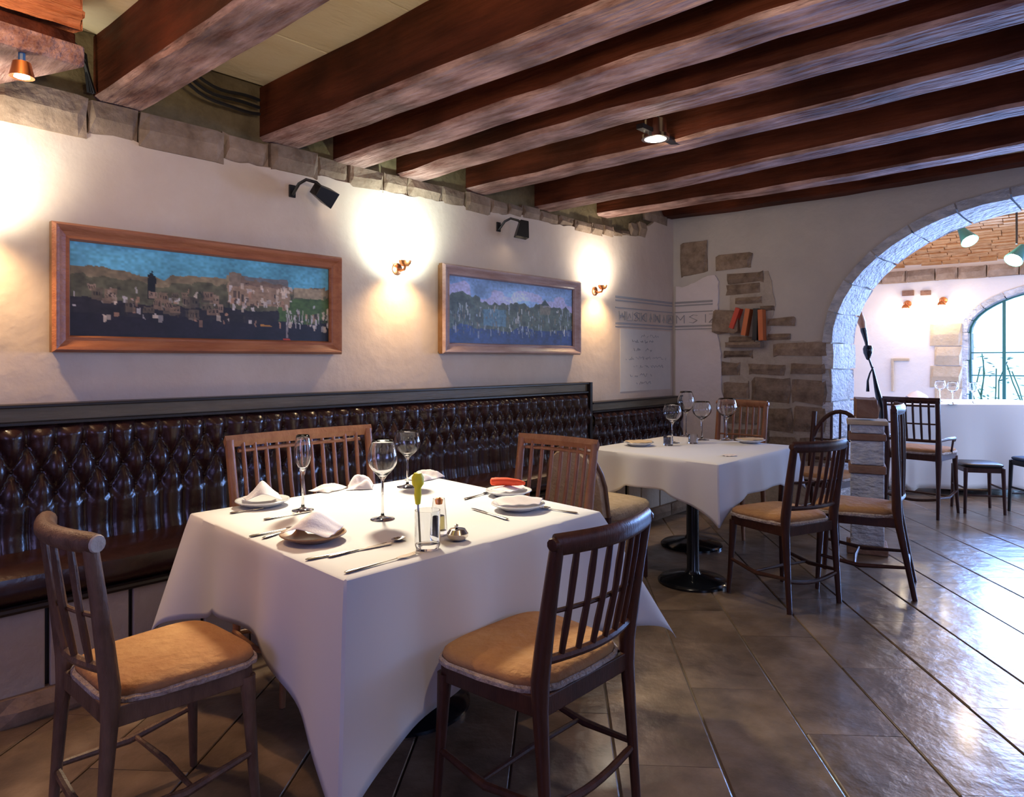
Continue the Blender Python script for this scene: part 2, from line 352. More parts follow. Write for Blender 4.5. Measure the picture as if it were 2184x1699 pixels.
# ================================================================== end wall with the arch
AY0, AYR, ZS, RZ = 0.60, 1.49, 1.50, 1.10   # centre, half width, springing, rise
def arch_pts(cy, ry, zs, rz, n=28):
    pts = []
    for i in range(n+1):
        a = PI*i/n; pts.append((cy + ry*math.cos(a), zs + rz*math.sin(a)))
    return pts    # from +Y springing over the top to -Y springing
def arched_wall(name, x0, x1, ya, yb, ztop, cy, ry, zs, rz, m, n=28, ztop2=None):
    """wall x0..x1, from ya (high Y) to yb, hole centred cy"""
    A = arch_pts(cy, ry, zs, rz, n); mb = MB()
    for xx in (x0, x1):
        mb.add([(xx, ya, 0), (xx, cy+ry, 0), (xx, cy+ry, zs), (xx, cy+ry, ztop), (xx, ya, ztop), (xx, ya, zs)], [(0,1,2,5), (5,2,3,4)])
        mb.add([(xx, yb, 0), (xx, cy-ry, 0), (xx, cy-ry, zs), (xx, cy-ry, ztop), (xx, yb, ztop), (xx, yb, zs)], [(0,1,2,5), (5,2,3,4)])
        for p, q in zip(A, A[1:]): mb.add([(xx, p[0], p[1]), (xx, q[0], q[1]), (xx, q[0], ztop), (xx, p[0], ztop)], [(0,1,2,3)])
    loop = [(cy+ry, 0)] + A + [(cy-ry, 0)]
    for p, q in zip(loop, loop[1:]): mb.add([(x0, *p), (x0, *q), (x1, *q), (x1, *p)], [(0,1,2,3)])
    out = [(cy-ry, 0), (yb, 0), (yb, ztop), (ya, ztop), (ya, 0), (cy+ry, 0)]
    for p, q in zip(out, out[1:]): mb.add([(x0, *p), (x0, *q), (x1, *q), (x1, *p)], [(0,1,2,3)])
    return mb.build(name, m, fix=True)
we = arched_wall('wall_end', XE, XE2, YW+0.03, YMIN, ZC+0.1, AY0, AYR, ZS, RZ, plaster_end); struct(we, 'end wall pierced by a wide stone arch')
# voussoirs lining the reveal
def voussoirs(parent, x0, x1, cy, ry, zs, rz, th, m, jamb_h, na, seed=0, right=True):
    rr = random.Random(seed)
    def ring(a0, a1, off):
        P = []
        for a in (a0, (a0+a1)/2, a1):
            n_ = Vector((math.cos(a)/ry, math.sin(a)/rz)).normalized()
            P.append(((cy+ry*math.cos(a) + n_[0]*off), zs+rz*math.sin(a) + n_[1]*off))
        return P
    def stone(inner, outer):
        j = lambda s=0.006: rr.uniform(-s, s)
        mb = MB(); pin = inner; pout = list(reversed(outer)); poly = pin+pout; n = len(poly)
        bx = 0.02
        f0 = [(x0+j(), p[0], p[1]) for p in poly]; f1 = [(x1+j(), p[0], p[1]) for p in poly]
        # chamfered inner face: two extra rows
        mid = []
        for xx in (x0+0.02, x0+(x1-x0)*0.35, x0+(x1-x0)*0.65, x1-0.02):
            mid.append([(xx, p[0]+j(), p[1]+j()) for p in pin])
        rows = [[v for v in f0[:3]]] + mid + [[v for v in f1[:3]]]
        mb.grid(rows); mb.add(f0, [tuple(range(n))]); mb.add(f1, [tuple(reversed(range(n)))])
        return mb.build('voussoir', m, parent)
    g = 0.006
    for i in range(na):
        a0 = PI*i/na; a1 = PI*(i+1)/na; e = g/ry
        off = -0.022 - rr.uniform(0, 0.012)
        stone(ring(a0+e, a1-e, off), ring(a0+e, a1-e, th))
    for sgn in ((1, -1) if right else (1,)):
        z = 0.0
        for hgt in jamb_h:
            z1 = min(z+hgt, zs); off = -0.022 - rr.uniform(0, 0.03)
            y = cy+sgn*ry
            inn = [(y+sgn*off, z+g), (y+sgn*(off-.004), (z+z1)/2), (y+sgn*off, z1-g)]; out = [(y+sgn*th, z+g), (y+sgn*th, (z+z1)/2), (y+sgn*th, z1-g)]
            stone(inn, out); z = z1
            if z >= zs: break
voussoirs(we, XE-0.012, XE2+0.012, AY0, AYR, ZS, RZ, 0.05, arch_m, [0.30, 0.36, 0.33, 0.28, 0.3], 13, 5)
# exposed masonry on the end wall
px_st = [(1452,520,1508,583),(1527,546,1605,572),(1551,585,1630,601),(1549,608,1622,625),(1569,635,1626,646),(1526,664,1580,709),(1622,653,1653,662),
 (1637,678,1698,694),(1637,712,1687,725),(1554,718,1612,736),(1544,747,1608,763),(1648,732,1764,759),(1540,772,1580,799),(1597,775,1676,800),(1687,775,1762,797),
 (1544,813,1601,849),(1605,806,1686,862),(1690,806,1766,862),(1546,853,1620,905),(1624,866,1690,925),(1694,866,1766,925),(1546,910,1640,960),(1644,930,1700,985),(1704,930,1766,985),
 (1546,965,1640,1015),(1644,990,1766,1040)]
mort_poly = [(1538,600),(1640,575),(1655,650),(1640,715),(1700,728),(1772,728),(1772,1110),(1538,1110)]
mp = [on_x(a, b, XE) for a, b in mort_poly]
fine = []
for i in range(len(mp)):
    p, q = mp[i], mp[(i+1) % len(mp)]
    for t in range(6):
        v = p.lerp(q, t/6); fine.append((min(v.y, 3.0)+random.uniform(-.012, .012), max(0.0, v.z+random.uniform(-.012, .012))))
MB().prism(fine, XE-0.008, XE+0.01, 'x').build('mortar_patch', mortar_m, we)
for k, (a, b, c, d) in enumerate(px_st):
    p = on_x(a, b, XE); q = on_x(c, d, XE); w = abs(p.y-q.y)*0.97; h = abs(p.z-q.z)*0.95
    rock(w, h, 0.06, 0.22, 300+k).build('stone', stone_end if k else stone_end, we, loc=(XE-0.004 - (0.05 if k == 5 else 0), (p.y+q.y)/2, max(h/2, (p.z+q.z)/2)), rot=(random.uniform(-.05, .05) if k < 15 else 0, 0, PI/2+PI))
# pale plaster sheet turning the corner on to the end wall
pl = [(1441,610),(1455,612),(1480,603),(1505,590),(1524,586),(1532,600),(1531,640),(1531,660),(1524,672),(1527,700),(1536,740),(1538,770),(1538,830),(1543,850),(1543,1010),(1441,1020)]
pp = [on_x(a, b, XE-0.02) for a, b in pl]; poly = []
for i in range(len(pp)):
    p, q = pp[i], pp[(i+1) % len(pp)]
    for t in range(4):
        v = p.lerp(q, t/4); poly.append((min(v.y, YW)+random.uniform(-.005, .005), v.z+random.uniform(-.005, .005)))
MB().prism(poly, XE-0.022, XE+0.005, 'x').build('plaster_patch', plaster_pale, we)

# ================================================================== remaining shell
def wall_window(name, axis, c0, c1, a0, a1, zt, wins, m):
    """wall as boxes round rectangular windows; axis 'y': plane of constant Y from a0..a1 along X"""
    mb = MB()
    def bx(u0, u1, z0, z1):
        if u1-u0 < 1e-4 or z1-z0 < 1e-4: return
        if axis == 'y': mb.box((u0, c0, z0), (u1, c1, z1))
        else: mb.box((c0, u0, z0), (c1, u1, z1))
    u = a0
    for (w0, w1, z0, z1) in wins:
        bx(u, w0, 0, zt); bx(w0, w1, 0, z0); bx(w0, w1, z1, zt); u = w1
    bx(u, a1, 0, zt)
    return struct(mb.build(name, m))
wall_window('wall_right', 'y', YMIN-0.2, YMIN, XMIN, XE, ZC+0.1, [(1.3, 1.9, 1.1, 1.8), (4.7, 5.3, 1.05, 1.8)], plaster)
wall_window('wall_rear', 'x', XMIN-0.2, XMIN, YMIN-0.2, YW+0.25, ZC+0.1, [(0.6, 1.0, 1.2, 1.8)], plaster)
# ceiling of cream boards running along X
cb = MB().box((XMIN-0.2, YMIN-0.2, ZC+0.035), (XE2, YW+0.25, ZC+0.12)).build('ceiling', ceil_dark); struct(cb, 'cream board ceiling above dark beams')
y = YMIN; bw = 0.62
while y < YW:
    y1 = min(y+bw, YW+0.03)
    MB().box((XMIN, y+0.003, ZC+random.uniform(0, .004)), (XE, y1-0.003, ZC+0.034)).build('ceiling_board', ceil_m, cb, bevel=0.003); y = y1
# ================================================================== beams
def beam_mb(x0, w, y0, y1, z0, z1, seed, rise=0.0):
    rr = random.Random(seed); n = 26; rows = []
    ph = rr.uniform(0, 6)
    for i in range(n+1):
        y = y0 + (y1-y0)*i/n
        dx = 0.010*math.sin(i*0.5+ph) + rr.uniform(-.005, .005); dz = 0.010*math.sin(i*0.37+ph*2) + rr.uniform(-.004, .004) + rise*(YW-y)/3.1
        c = 0.012+rr.uniform(0, .012)
        rows.append([(x0+dx, y, z1), (x0+dx, y, (z0+z1)/2), (x0+dx, y, z0+dz+c), (x0+dx+c, y, z0+dz), (x0+w/2, y, z0+dz+rr.uniform(-.005, .003)), (x0+w-c+dx, y, z0+dz),
                     (x0+w+dx, y, z0+dz+c), (x0+w+dx, y, (z0+z1)/2), (x0+w+dx, y, z1)])
    mb = MB(); m = 9
    for i in range(n):
        for j in range(m-1):
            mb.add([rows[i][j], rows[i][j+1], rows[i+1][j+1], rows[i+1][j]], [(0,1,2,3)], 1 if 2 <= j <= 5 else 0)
    mb.add(rows[0], [tuple(range(m))], 0); mb.add(rows[-1], [tuple(reversed(range(m)))], 0)
    return mb
bx = [(1.156, 0.22, ZB, 0), (1.97, 0.24, ZB, 0), (2.455, 0.22, ZB, .01), (2.92, 0.21, ZB, .02), (3.55, 0.20, ZB, .055), (4.30, 0.20, ZB+.01, .05), (5.17, 0.19, ZB+.07, .025)]
ords = ['nearest', 'second', 'third', 'fourth', 'fifth', 'sixth', 'seventh']
for k, (x0, w, zb_, ri_) in enumerate(bx):
    o = beam_mb(x0, w, YMIN, YW+0.10, zb_, ZC, 40+k, ri_).build('ceiling_beam', [beam_m, beam_pale], smooth=True)
    lab = ('rough dark oak ceiling beam nearest the camera, cables over its wall end' if k == 0 else
           'dark oak ceiling beam with pale underside, %s from the left' % ords[k])
    tag(o, lab, 'beam', 'oak beams across the ceiling')
o = beam_mb(6.24, 0.21, YMIN, YW+0.02, ZC-0.075, ZC, 77).build('ceiling_beam', [beam_m, beam_m], smooth=True)
tag(o, 'thin dark beam lying flat along the top of the end wall', 'beam', 'oak beams across the ceiling')
# rough orange lit timber block at top left
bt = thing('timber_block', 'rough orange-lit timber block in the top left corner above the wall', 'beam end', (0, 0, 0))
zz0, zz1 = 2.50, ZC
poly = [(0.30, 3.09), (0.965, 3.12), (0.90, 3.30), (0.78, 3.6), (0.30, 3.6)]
MB().prism(poly, zz0, zz0+0.085, 'z').build('lower_plate', beam_pale, bt, bevel=0.01)
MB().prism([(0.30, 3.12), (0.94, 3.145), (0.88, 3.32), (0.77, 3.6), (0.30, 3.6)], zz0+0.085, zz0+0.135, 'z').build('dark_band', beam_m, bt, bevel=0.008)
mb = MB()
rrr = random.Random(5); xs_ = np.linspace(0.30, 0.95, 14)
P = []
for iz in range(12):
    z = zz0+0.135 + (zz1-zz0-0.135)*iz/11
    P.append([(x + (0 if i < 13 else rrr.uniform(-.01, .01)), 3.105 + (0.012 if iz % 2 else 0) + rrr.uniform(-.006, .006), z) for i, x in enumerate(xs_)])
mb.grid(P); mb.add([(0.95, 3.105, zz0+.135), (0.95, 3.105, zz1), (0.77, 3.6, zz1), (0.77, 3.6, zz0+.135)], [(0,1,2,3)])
mb.build('rough_face', orange_lit_wood, bt)

# cables lying over the stones between the beams
cc = thing('cable_bundle', 'black electric cables sagging between the first and second beams', 'cable')
for k in range(3):
    p0 = Vector((1.40, 3.50-0.02*k, ZC-0.02-0.02*k)); p1 = Vector((1.94, 3.56, ZC-0.10-0.03*k)); pts = []
    for i in range(13):
        t = i/12; p = p0.lerp(p1, t); p.z -= 0.035*math.sin(PI*t)*(1+0.6*k) - 0.01*math.sin(9*t+k); pts.append(p)
    MB().tube(pts, 0.009, 6).build('cable', cable_m, cc, smooth=True)
cc2 = thing('cable_bundle', 'short black cables dropping beside the nearest beam end', 'cable')
for k in range(3):
    pts = [Vector((0.86+0.03*k, 3.5, ZC-0.01)), Vector((1.0, 3.54, ZC-0.05-0.02*k)), Vector((1.10, 3.565, ZC-0.12-.02*k)), Vector((1.12+.01*k, 3.575, 2.56))]
    MB().tube(pts, 0.010, 6).build('cable', cable_m, cc2, smooth=True)

# ================================================================== back room
voussoir_dummy = None
wb = arched_wall('wall_back', XB, XB+0.4, 3.5, YMIN, 3.6, 0.57, 1.26, 1.72, 0.60, mat('bright_lime_plaster', (0.74, 0.69, 0.66), 0.85, noise=2, col2=(0.80, 0.74, 0.70), bump=(9, .3), spec=.2)); struct(wb, 'far plaster wall with arched window')
voussoirs(wb, XB-0.012, XB+0.38, 0.57, 1.26, 1.72, 0.60, 0.05, arch_m, [0.45, 0.45, 0.45, 0.4], 11, 9)
for name, args in (('wall_back_left', ((XE2, 3.3, 0), (XB, 3.5, 3.6))),):
    struct(MB().box(*args).build(name, plaster))
wall_window('wall_back_right', 'y', -2.2, -2.0, XE2, XB, 3.6, [(7.9, 10.1, 0.75, 2.25)], plaster)
# quoins beside the arch of the far wall
z = 0.0
for k, h in enumerate([0.34, 0.28, 0.36, 0.30, 0.26, 0.30]):
    wq = 0.32 + (0.05 if k % 2 else 0)
    rock(wq, h-0.012, 0.06, 0.05, 500+k).build('quoin_stone', quoin_m, wb, loc=(XB-0.01, 1.86+wq/2, z+h/2), rot=(0, 0, PI/2+PI)); z += h
# lintel course below the vault
y = 3.15; k = 0
while y > -1.9:
    w = [0.34, 0.30, 0.36, 0.26, 0.32][k % 5]
    rock(w-0.01, 0.15, 0.18, 0.08, 600+k).build('lintel_stone', stone_m, wb, loc=(XB-0.06, y-w/2, 2.50), rot=(0, 0, PI/2+PI)); y -= w; k += 1
# barrel vault with thin brick courses
def vh(x): return 2.575 + 0.78*math.sqrt(max(0, 1-((x-9.03)/2.0)**2))
xsv = [XE2+0.0+ (XB-XE2)*i/40 for i in range(41)]
mb = MB(); mb.grid([[(x, yy, vh(x)+0.03) for yy in np.linspace(-2.0, 3.3, 4)] for x in xsv])
vt = mb.build('ceiling_vault', vault_m, smooth='all'); struct(vt, 'orange brick barrel vault over the back room'); 
sm = vt.modifiers.new('s', 'SOLIDIFY'); sm.thickness = 0.05; sm.offset = 1
mb = MB(); rr = random.Random(11)
nr = 64
for i in range(nr):
    a = 0.10 + (PI-0.20)*(i+0.5)/nr
    x = 9.03 + 2.0*math.cos(a); zc = 2.575 + 0.78*math.sin(a)
    tx = Vector((-2.0*math.sin(a), 0, 0.78*math.cos(a))).normalized(); nn = Vector((tx.z, 0, -tx.x))
    if nn.z > 0: nn = -nn
    yy = -1.2 + rr.uniform(-.2, 0)
    while yy < 3.2:
        w = rr.uniform(0.18, 0.34); hw = 0.027+rr.uniform(0, .006); pr = 0.016+rr.uniform(0, .03)
        cpt = Vector((x, 0, zc)); w1 = rr.uniform(-.008, .008); w2 = rr.uniform(-.008, .008)
        vs = []
        for yv, wob in ((yy+.004, w1), (yy+w-.004, w2)):
            for sg, dep in ((-1, -0.03), (-1, pr*0.6), (1, pr), (1, -0.03)):
                q = cpt + tx*(sg*hw+wob) + nn*dep; vs.append((q.x, yv, q.z))
        mb.add(vs, [(0,1,2,3), (7,6,5,4), (0,4,5,1), (1,5,6,2), (2,6,7,3)]); yy += w
o = mb.build('vault_brick', vault_m, vt, fix=False); o['kind'] = 'stuff'

for k, (a, b, c, d) in enumerate(((1925, 620, 1950, 630), (1964, 620, 1986, 629))):
    p = on_x(a, b, XB); q = on_x(c, d, XB)
    o = MB().box((XB-0.03, q.y, q.z), (XB, p.y, p.z)).build('wall_vent', terra, bevel=.004); tag(o, ['small brown wall vent above the left back sconce', 'small brown wall vent between the back sconces'][k], 'vent')
p = on_x(1902, 764, XB); q = on_x(1940, 835, XB)
t = thing('wall_niche_frame', 'small tan niche frame on the back room wall', 'wall frame', (XB, (p.y+q.y)/2, q.z)); hw_ = (p.y-q.y)/2; hz_ = p.z-q.z
MB().box((-.035, hw_-.03, 0), (0, hw_, hz_)).build('side', quoin_m, t, bevel=.004); MB().box((-.035, -hw_, hz_-.035), (0, hw_-.03, hz_)).build('lintel', quoin_m, t, bevel=.004)
# window in the far arch, plants and a pale wall outside
win = MB(); ax = XB+0.16
A = arch_pts(0.57, 1.235, 1.72, 0.575, 24); loop = [(0.57+1.235, 0.02)] + A + [(0.57-1.235, 0.02)]
for p, q in zip(loop, loop[1:]): win.bar((ax, *p), (ax, *q), 0.05, 0.05, up=(1,0,0))
wn = win.build('window_1', green_bar); struct(wn, 'arched green iron window of the back room')
for yv in (1.42, 0.62, -0.18):
    hv = 1.72+0.575*math.sqrt(max(0, 1-((yv-0.57)/1.235)**2))
    MB().bar((ax, yv, 0.02), (ax, yv, hv), 0.035, 0.035).build('glazing_bar', green_bar, wn)
for zv in (0.75, 1.15, 1.45):
    MB().bar((ax, -0.66, zv), (ax, 1.80, zv), 0.014, 0.014).build('glazing_bar', green_bar, wn)
pan = [(0.57+1.22, 0.03)] + arch_pts(0.57, 1.22, 1.72, 0.565, 20) + [(0.57-1.22, 0.03)]
MB().prism(pan, ax+0.004, ax+0.008, 'x').build('window_pane', pane_m, wn)
gr = MB().box((XB+0.3, -9, -0.12), (24, 10, -0.01)).build('ground', pave_m); struct(gr, 'pale sunlit paving outside the arched window')
gw = MB().box((15.0, -6, -0.01), (15.25, 8, 1.5)).build('wall_garden', pave_m); struct(gw, 'low pale wall across the yard')
for k, (px_, py_, hh, sp) in enumerate([(12.2, 1.75, 1.45, 0.30), (12.6, 1.30, 1.2, 0.28), (12.9, 0.55, 0.9, 0.30)]):
    pt = thing('climbing_plant', ['tall leggy climbing plant just left in the arched window', 'airy shrub behind the green window bar', 'low loose shrub right of the window bar'][k], 'plant', (px_, py_, -0.01), 0, 'plants outside the far window')
    rr = random.Random(k); st = MB(); lf = MB()
    for j in range(7):
        p0 = Vector((rr.uniform(-.05, .05), rr.uniform(-.05, .05), 0)); p1 = Vector((rr.uniform(-sp, sp), rr.uniform(-sp, sp), hh*rr.uniform(.6, 1.1)))
        pts = [p0.lerp(p1, t/5) + Vector((rr.uniform(-.04, .04), rr.uniform(-.04, .04), 0))*(t > 0) for t in range(6)]
        st.tube(pts, 0.008, 5)
        for t in range(16):
            q = pts[1+t % 5] + Vector((rr.uniform(-.1, .1), rr.uniform(-.1, .1), rr.uniform(-.1, .1)))
            a = rr.uniform(0, 6.3); L = rr.uniform(.03, .06); u = Vector((math.cos(a), math.sin(a), rr.uniform(-.5, .5)))*L; v = Vector((-math.sin(a), math.cos(a), .4))*L*0.4
            lf.add([q-u, q+v, q+u, q-v], [(0,1,2,3)])
    st.build('stem', leaf_m, pt); o = lf.build('foliage', leaf_m, pt, fix=False); o['kind'] = 'stuff'

# hanging lamps under the vault
def vault_lamp(loc, tilt, lab):
    t = thing('pendant_spotlight', lab, 'lamp', loc, 0, 'teal spotlights under the vault')
    top = vh(loc[0]) - loc[2]
    MB().tube([(0,0,0.12), (0.01,0,0.2), (0,0,top-0.02)], 0.010, 8).build('stem', black_m, t, smooth=True)
    MB().lathe([(0.05, top-0.03), (0.05, top), (0.0, top)], 14).build('ceiling_plate', black_m, t, smooth=True)
    a = Vector(tilt)
    MB().lathe([(0.018, 0.14), (0.03, 0.13), (0.045, 0.06), (0.085, -0.07), (0.088, -0.07), (0.050, 0.07), (0.034, 0.14), (0.018, 0.15)], 18, axis=-a if a.z > 0 else -a).build('lamp_shade', teal_m, t, smooth=True)
    MB().lathe([(0.0, 0.03), (0.03, 0.01), (0.062, -0.04), (0.062, -0.06), (0.0, -0.068)], 16, axis=-a).build('bulb', bulb_m, t, smooth=True)
    return t
vault_lamp(on_x(2062, 505, 9.0), (-0.45, -0.5, -.8), 'teal cone spotlight hanging under the brick vault, left one')
vault_lamp(on_x(2168, 545, 8.9), (-0.7, 0.35, -.8), 'teal cone spotlight at the right edge under the brick vault')
point_light('vault_lamp_left_light', on_x(2062, 520, 8.85) + Vector((0, 0, -.02)), 22, WARM, 0.05)
point_light('vault_lamp_right_light', on_x(2168, 565, 8.75) + Vector((0, 0, -.02)), 22, WARM, 0.05)

# ================================================================== sconces
def sconce(loc, rz, lab, power, big=1.0, down=False, warm=HAL):
    """copper cup on a stem; local -Y points away from the wall"""
    t = thing('wall_sconce', lab, 'wall lamp', loc, rz, None)
    t.scale = (big,)*3
    MB().lathe([(0.0, 0), (0.038, 0), (0.038, 0.010), (0.02, 0.016), (0, 0.016)], 18, axis=(0,-1,0)).build('wall_plate', copper, t, smooth=True)
    MB().tube([(0,-0.01,0), (0,-0.04,-0.012), (0,-0.075,-0.008), (0,-0.085,0.010)], 0.008, 8).build('arm', copper, t, smooth=True)
    sg = -1 if down else 1
    MB().lathe([(0.0, 0.0), (0.022, 0.004), (0.036, 0.022), (0.040, 0.04), (0.036, 0.04), (0.03, 0.02), (0.0, 0.008)], 18, c=(0,-0.085,0.008 if not down else -0.01), axis=(0,0,sg)).build('lamp_cup', copper, t, smooth=True)
    MB().lathe([(0.0, 0.012), (0.014, 0.016), (0.020, 0.04), (0.014, 0.07), (0.0, 0.08)], 12, c=(0,-0.085,0.008 if not down else -0.01), axis=(0,0,sg)).build('bulb', bulb_m, t, smooth=True)
    return t
sc1 = on_y(846, 574, YW); sc1.y = YW
sconce(sc1, 0, 'copper wall sconce glowing between the two paintings', 1)
sc2 = on_y(1268, 621, YW); sc2.y = YW
sconce(sc2, 0, 'copper wall sconce right of the smaller painting', 1)
sc0 = Vector((0.66, YW, 1.93))
sconce(sc0, 0, 'copper wall sconce left of the long painting', 1)
for k, s0 in enumerate((sc0, sc1, sc2)):
    spot_light('sconce_uplight', s0 + Vector((0, -0.30, 0.02)), s0 + Vector((0, 0, 0.24)), [30, 36, 20][k], [(1.0, 0.97, 0.80), (0.80, 1.0, 0.92), (1.0, 0.92, 0.76)][k], 125, 1.0, 0.03)
    point_light('sconce_light', s0 + Vector((0, -0.17, 0.20)), [3, 3, 3][k], [(1.0, 0.97, 0.80), (0.93, 1.0, 0.90), (1.0, 0.92, 0.76)][k], 0.03)
    spot_light('sconce_downlight', s0 + Vector((0, -0.16, 0.02)), s0 + Vector((0, 0.0, -0.9)), 26, (1.0, 0.68, 0.34), 120, 1.0, 0.03)
for k, (a, b) in enumerate(((1936, 648), (2012, 641))):
    p = on_x(a, b, XB)
    sconce(p, -PI/2, ['small copper sconce left on the far back room wall', 'small copper sconce above the honey quoins in the back room'][k], 1, 1.3, down=True)
    point_light('back_sconce_light', p + Vector((-0.16, 0, -0.14)), 7, (1.0, 0.80, 0.55), 0.05)

# black spot lamps on the left wall
def can_spot(loc, aim, lab, mirror):
    t = thing('wall_spotlight', lab, 'wall spotlight', loc, 0, 'black spotlights high on the plaster wall')
    m = mirror
    MB().box((-0.02, -0.012, -0.035), (0.02, 0, 0.035)).build('wall_plate', black_m, t, bevel=0.003)
    MB().tube([(0,-0.01,-0.02), (0.01*m,-0.06,0.035), (0.03*m,-0.10,0.055), (0.07*m,-0.14,0.04), (0.09*m,-0.15,0.02)], 0.009, 8).build('arm', black_m, t, smooth=True)
    a = Vector(aim).normalized()
    MB().lathe([(0.0, -0.065), (0.042, -0.060), (0.045, -0.05), (0.068, 0.065), (0.062, 0.065), (0.04, -0.045), (0.0, -0.05)], 4, c=(0.10*m, -0.155, -0.02), axis=a).build('lamp_housing', black_m, t, bevel=0.006)
    MB().lathe([(0.0, 0.02), (0.03, 0.022), (0.035, 0.03), (0.0, 0.034)], 12, c=(0.10*m, -0.155, -0.02), axis=a).build('bulb', bulb_warm, t, smooth=True)
    return Vector(loc) + Vector((0.10*m, -0.155, -0.02)) + a*0.05
c1 = on_y(622, 408, YW); c1.y = YW
p1 = can_spot(c1, (0.95, 0.25, -0.22), 'black wall spotlight above the long painting, turned to the right', 1)
c2 = on_y(1062, 484, YW); c2.y = YW
p2 = can_spot(c2, (-0.12, 0.10, -1.0), 'black wall spotlight above the smaller painting, pointing down', 1)
spot_light('table_spot', p1 + Vector((0.16, -0.12, -0.06)), (1.80, 2.15, 0.75), 300, (1.0, 0.90, 0.66), 62, 0.9, 0.12)
spot_light('second_table_spot', p2 + Vector((0, -0.06, -0.10)), (4.2, 2.3, 0.75), 40, HAL, 80, 0.8, 0.04)
# recessed downlight between the fourth and fifth beams
dl = on_z(1398, 297, ZB)
t = thing('downlight', 'round ceiling downlight shining between the dark beams', 'ceiling lamp', (dl.x, dl.y, ZB))
MB().lathe([(0.058, 0.0), (0.075, 0.0), (0.075, 0.02), (0.06, 0.022), (0.06, 0.10), (0.058, 0.10), (0.058, 0.0)], 24, cap=False).build('housing', silver, t, smooth=True)
MB().box((-0.16, -0.02, 0.02), (0.24, 0.02, 0.045)).build('bracket', black_m, t)
MB().tube([(0,0,0.02), (0,0,ZC-ZB)], 0.02, 8).build('stem', black_m, t, smooth=True)
MB().lathe([(0.0, 0.002), (0.057, 0.002), (0.057, 0.016), (0.0, 0.016)], 24).build('lens', bulb_m, t, smooth=True)
spot_light('downlight_beam', (dl.x, dl.y, ZB-0.03), (dl.x, dl.y, 0), 30, HAL, 100, 0.9, 0.05)
point_light('downlight_glow', (dl.x, dl.y-0.02, ZB-0.06), 2.0, HAL, 0.04)
# the lamp whose flare shows at the far left, under the timber block
t = thing('ceiling_spotlight', 'small lit spotlight under the timber block at the left edge', 'spotlight', (0.76, 3.15, 2.44))
MB().tube([(0,0.0,0.06), (0,0,0.0)], 0.012, 8).build('stem', mat('blue_lamp_stem', (0.03,0.10,0.25), 0.4), t, smooth=True)
MB().lathe([(0.0, 0.03), (0.03, 0.025), (0.042, -0.03), (0.038, -0.03), (0.0, 0.0)], 16).build('lamp_shade', copper, t, smooth=True)
MB().lathe([(0.0, 0.0), (0.02, -0.01), (0.026, -0.03), (0.0, -0.035)], 14).build('bulb', bulb_m, t, smooth=True)
spot_light('left_ceiling_spot', (0.70, 2.95, 2.42), (0.62, 2.1, 0.2), 46, (1.0, 0.58, 0.28), 62, 0.5, 0.03)
point_light('timber_glow', (0.62, 2.80, 2.56), 4.5, (1.0, 0.60, 0.32), 0.04)
# spot over the front chairs (ceiling downlight out of view, behind the beams)
spot_light('front_ceiling_spot', (1.50, 0.55, 2.75), (1.66, 1.34, 0.45), 42, (1.0, 0.74, 0.42), 34, 0.8, 0.03)

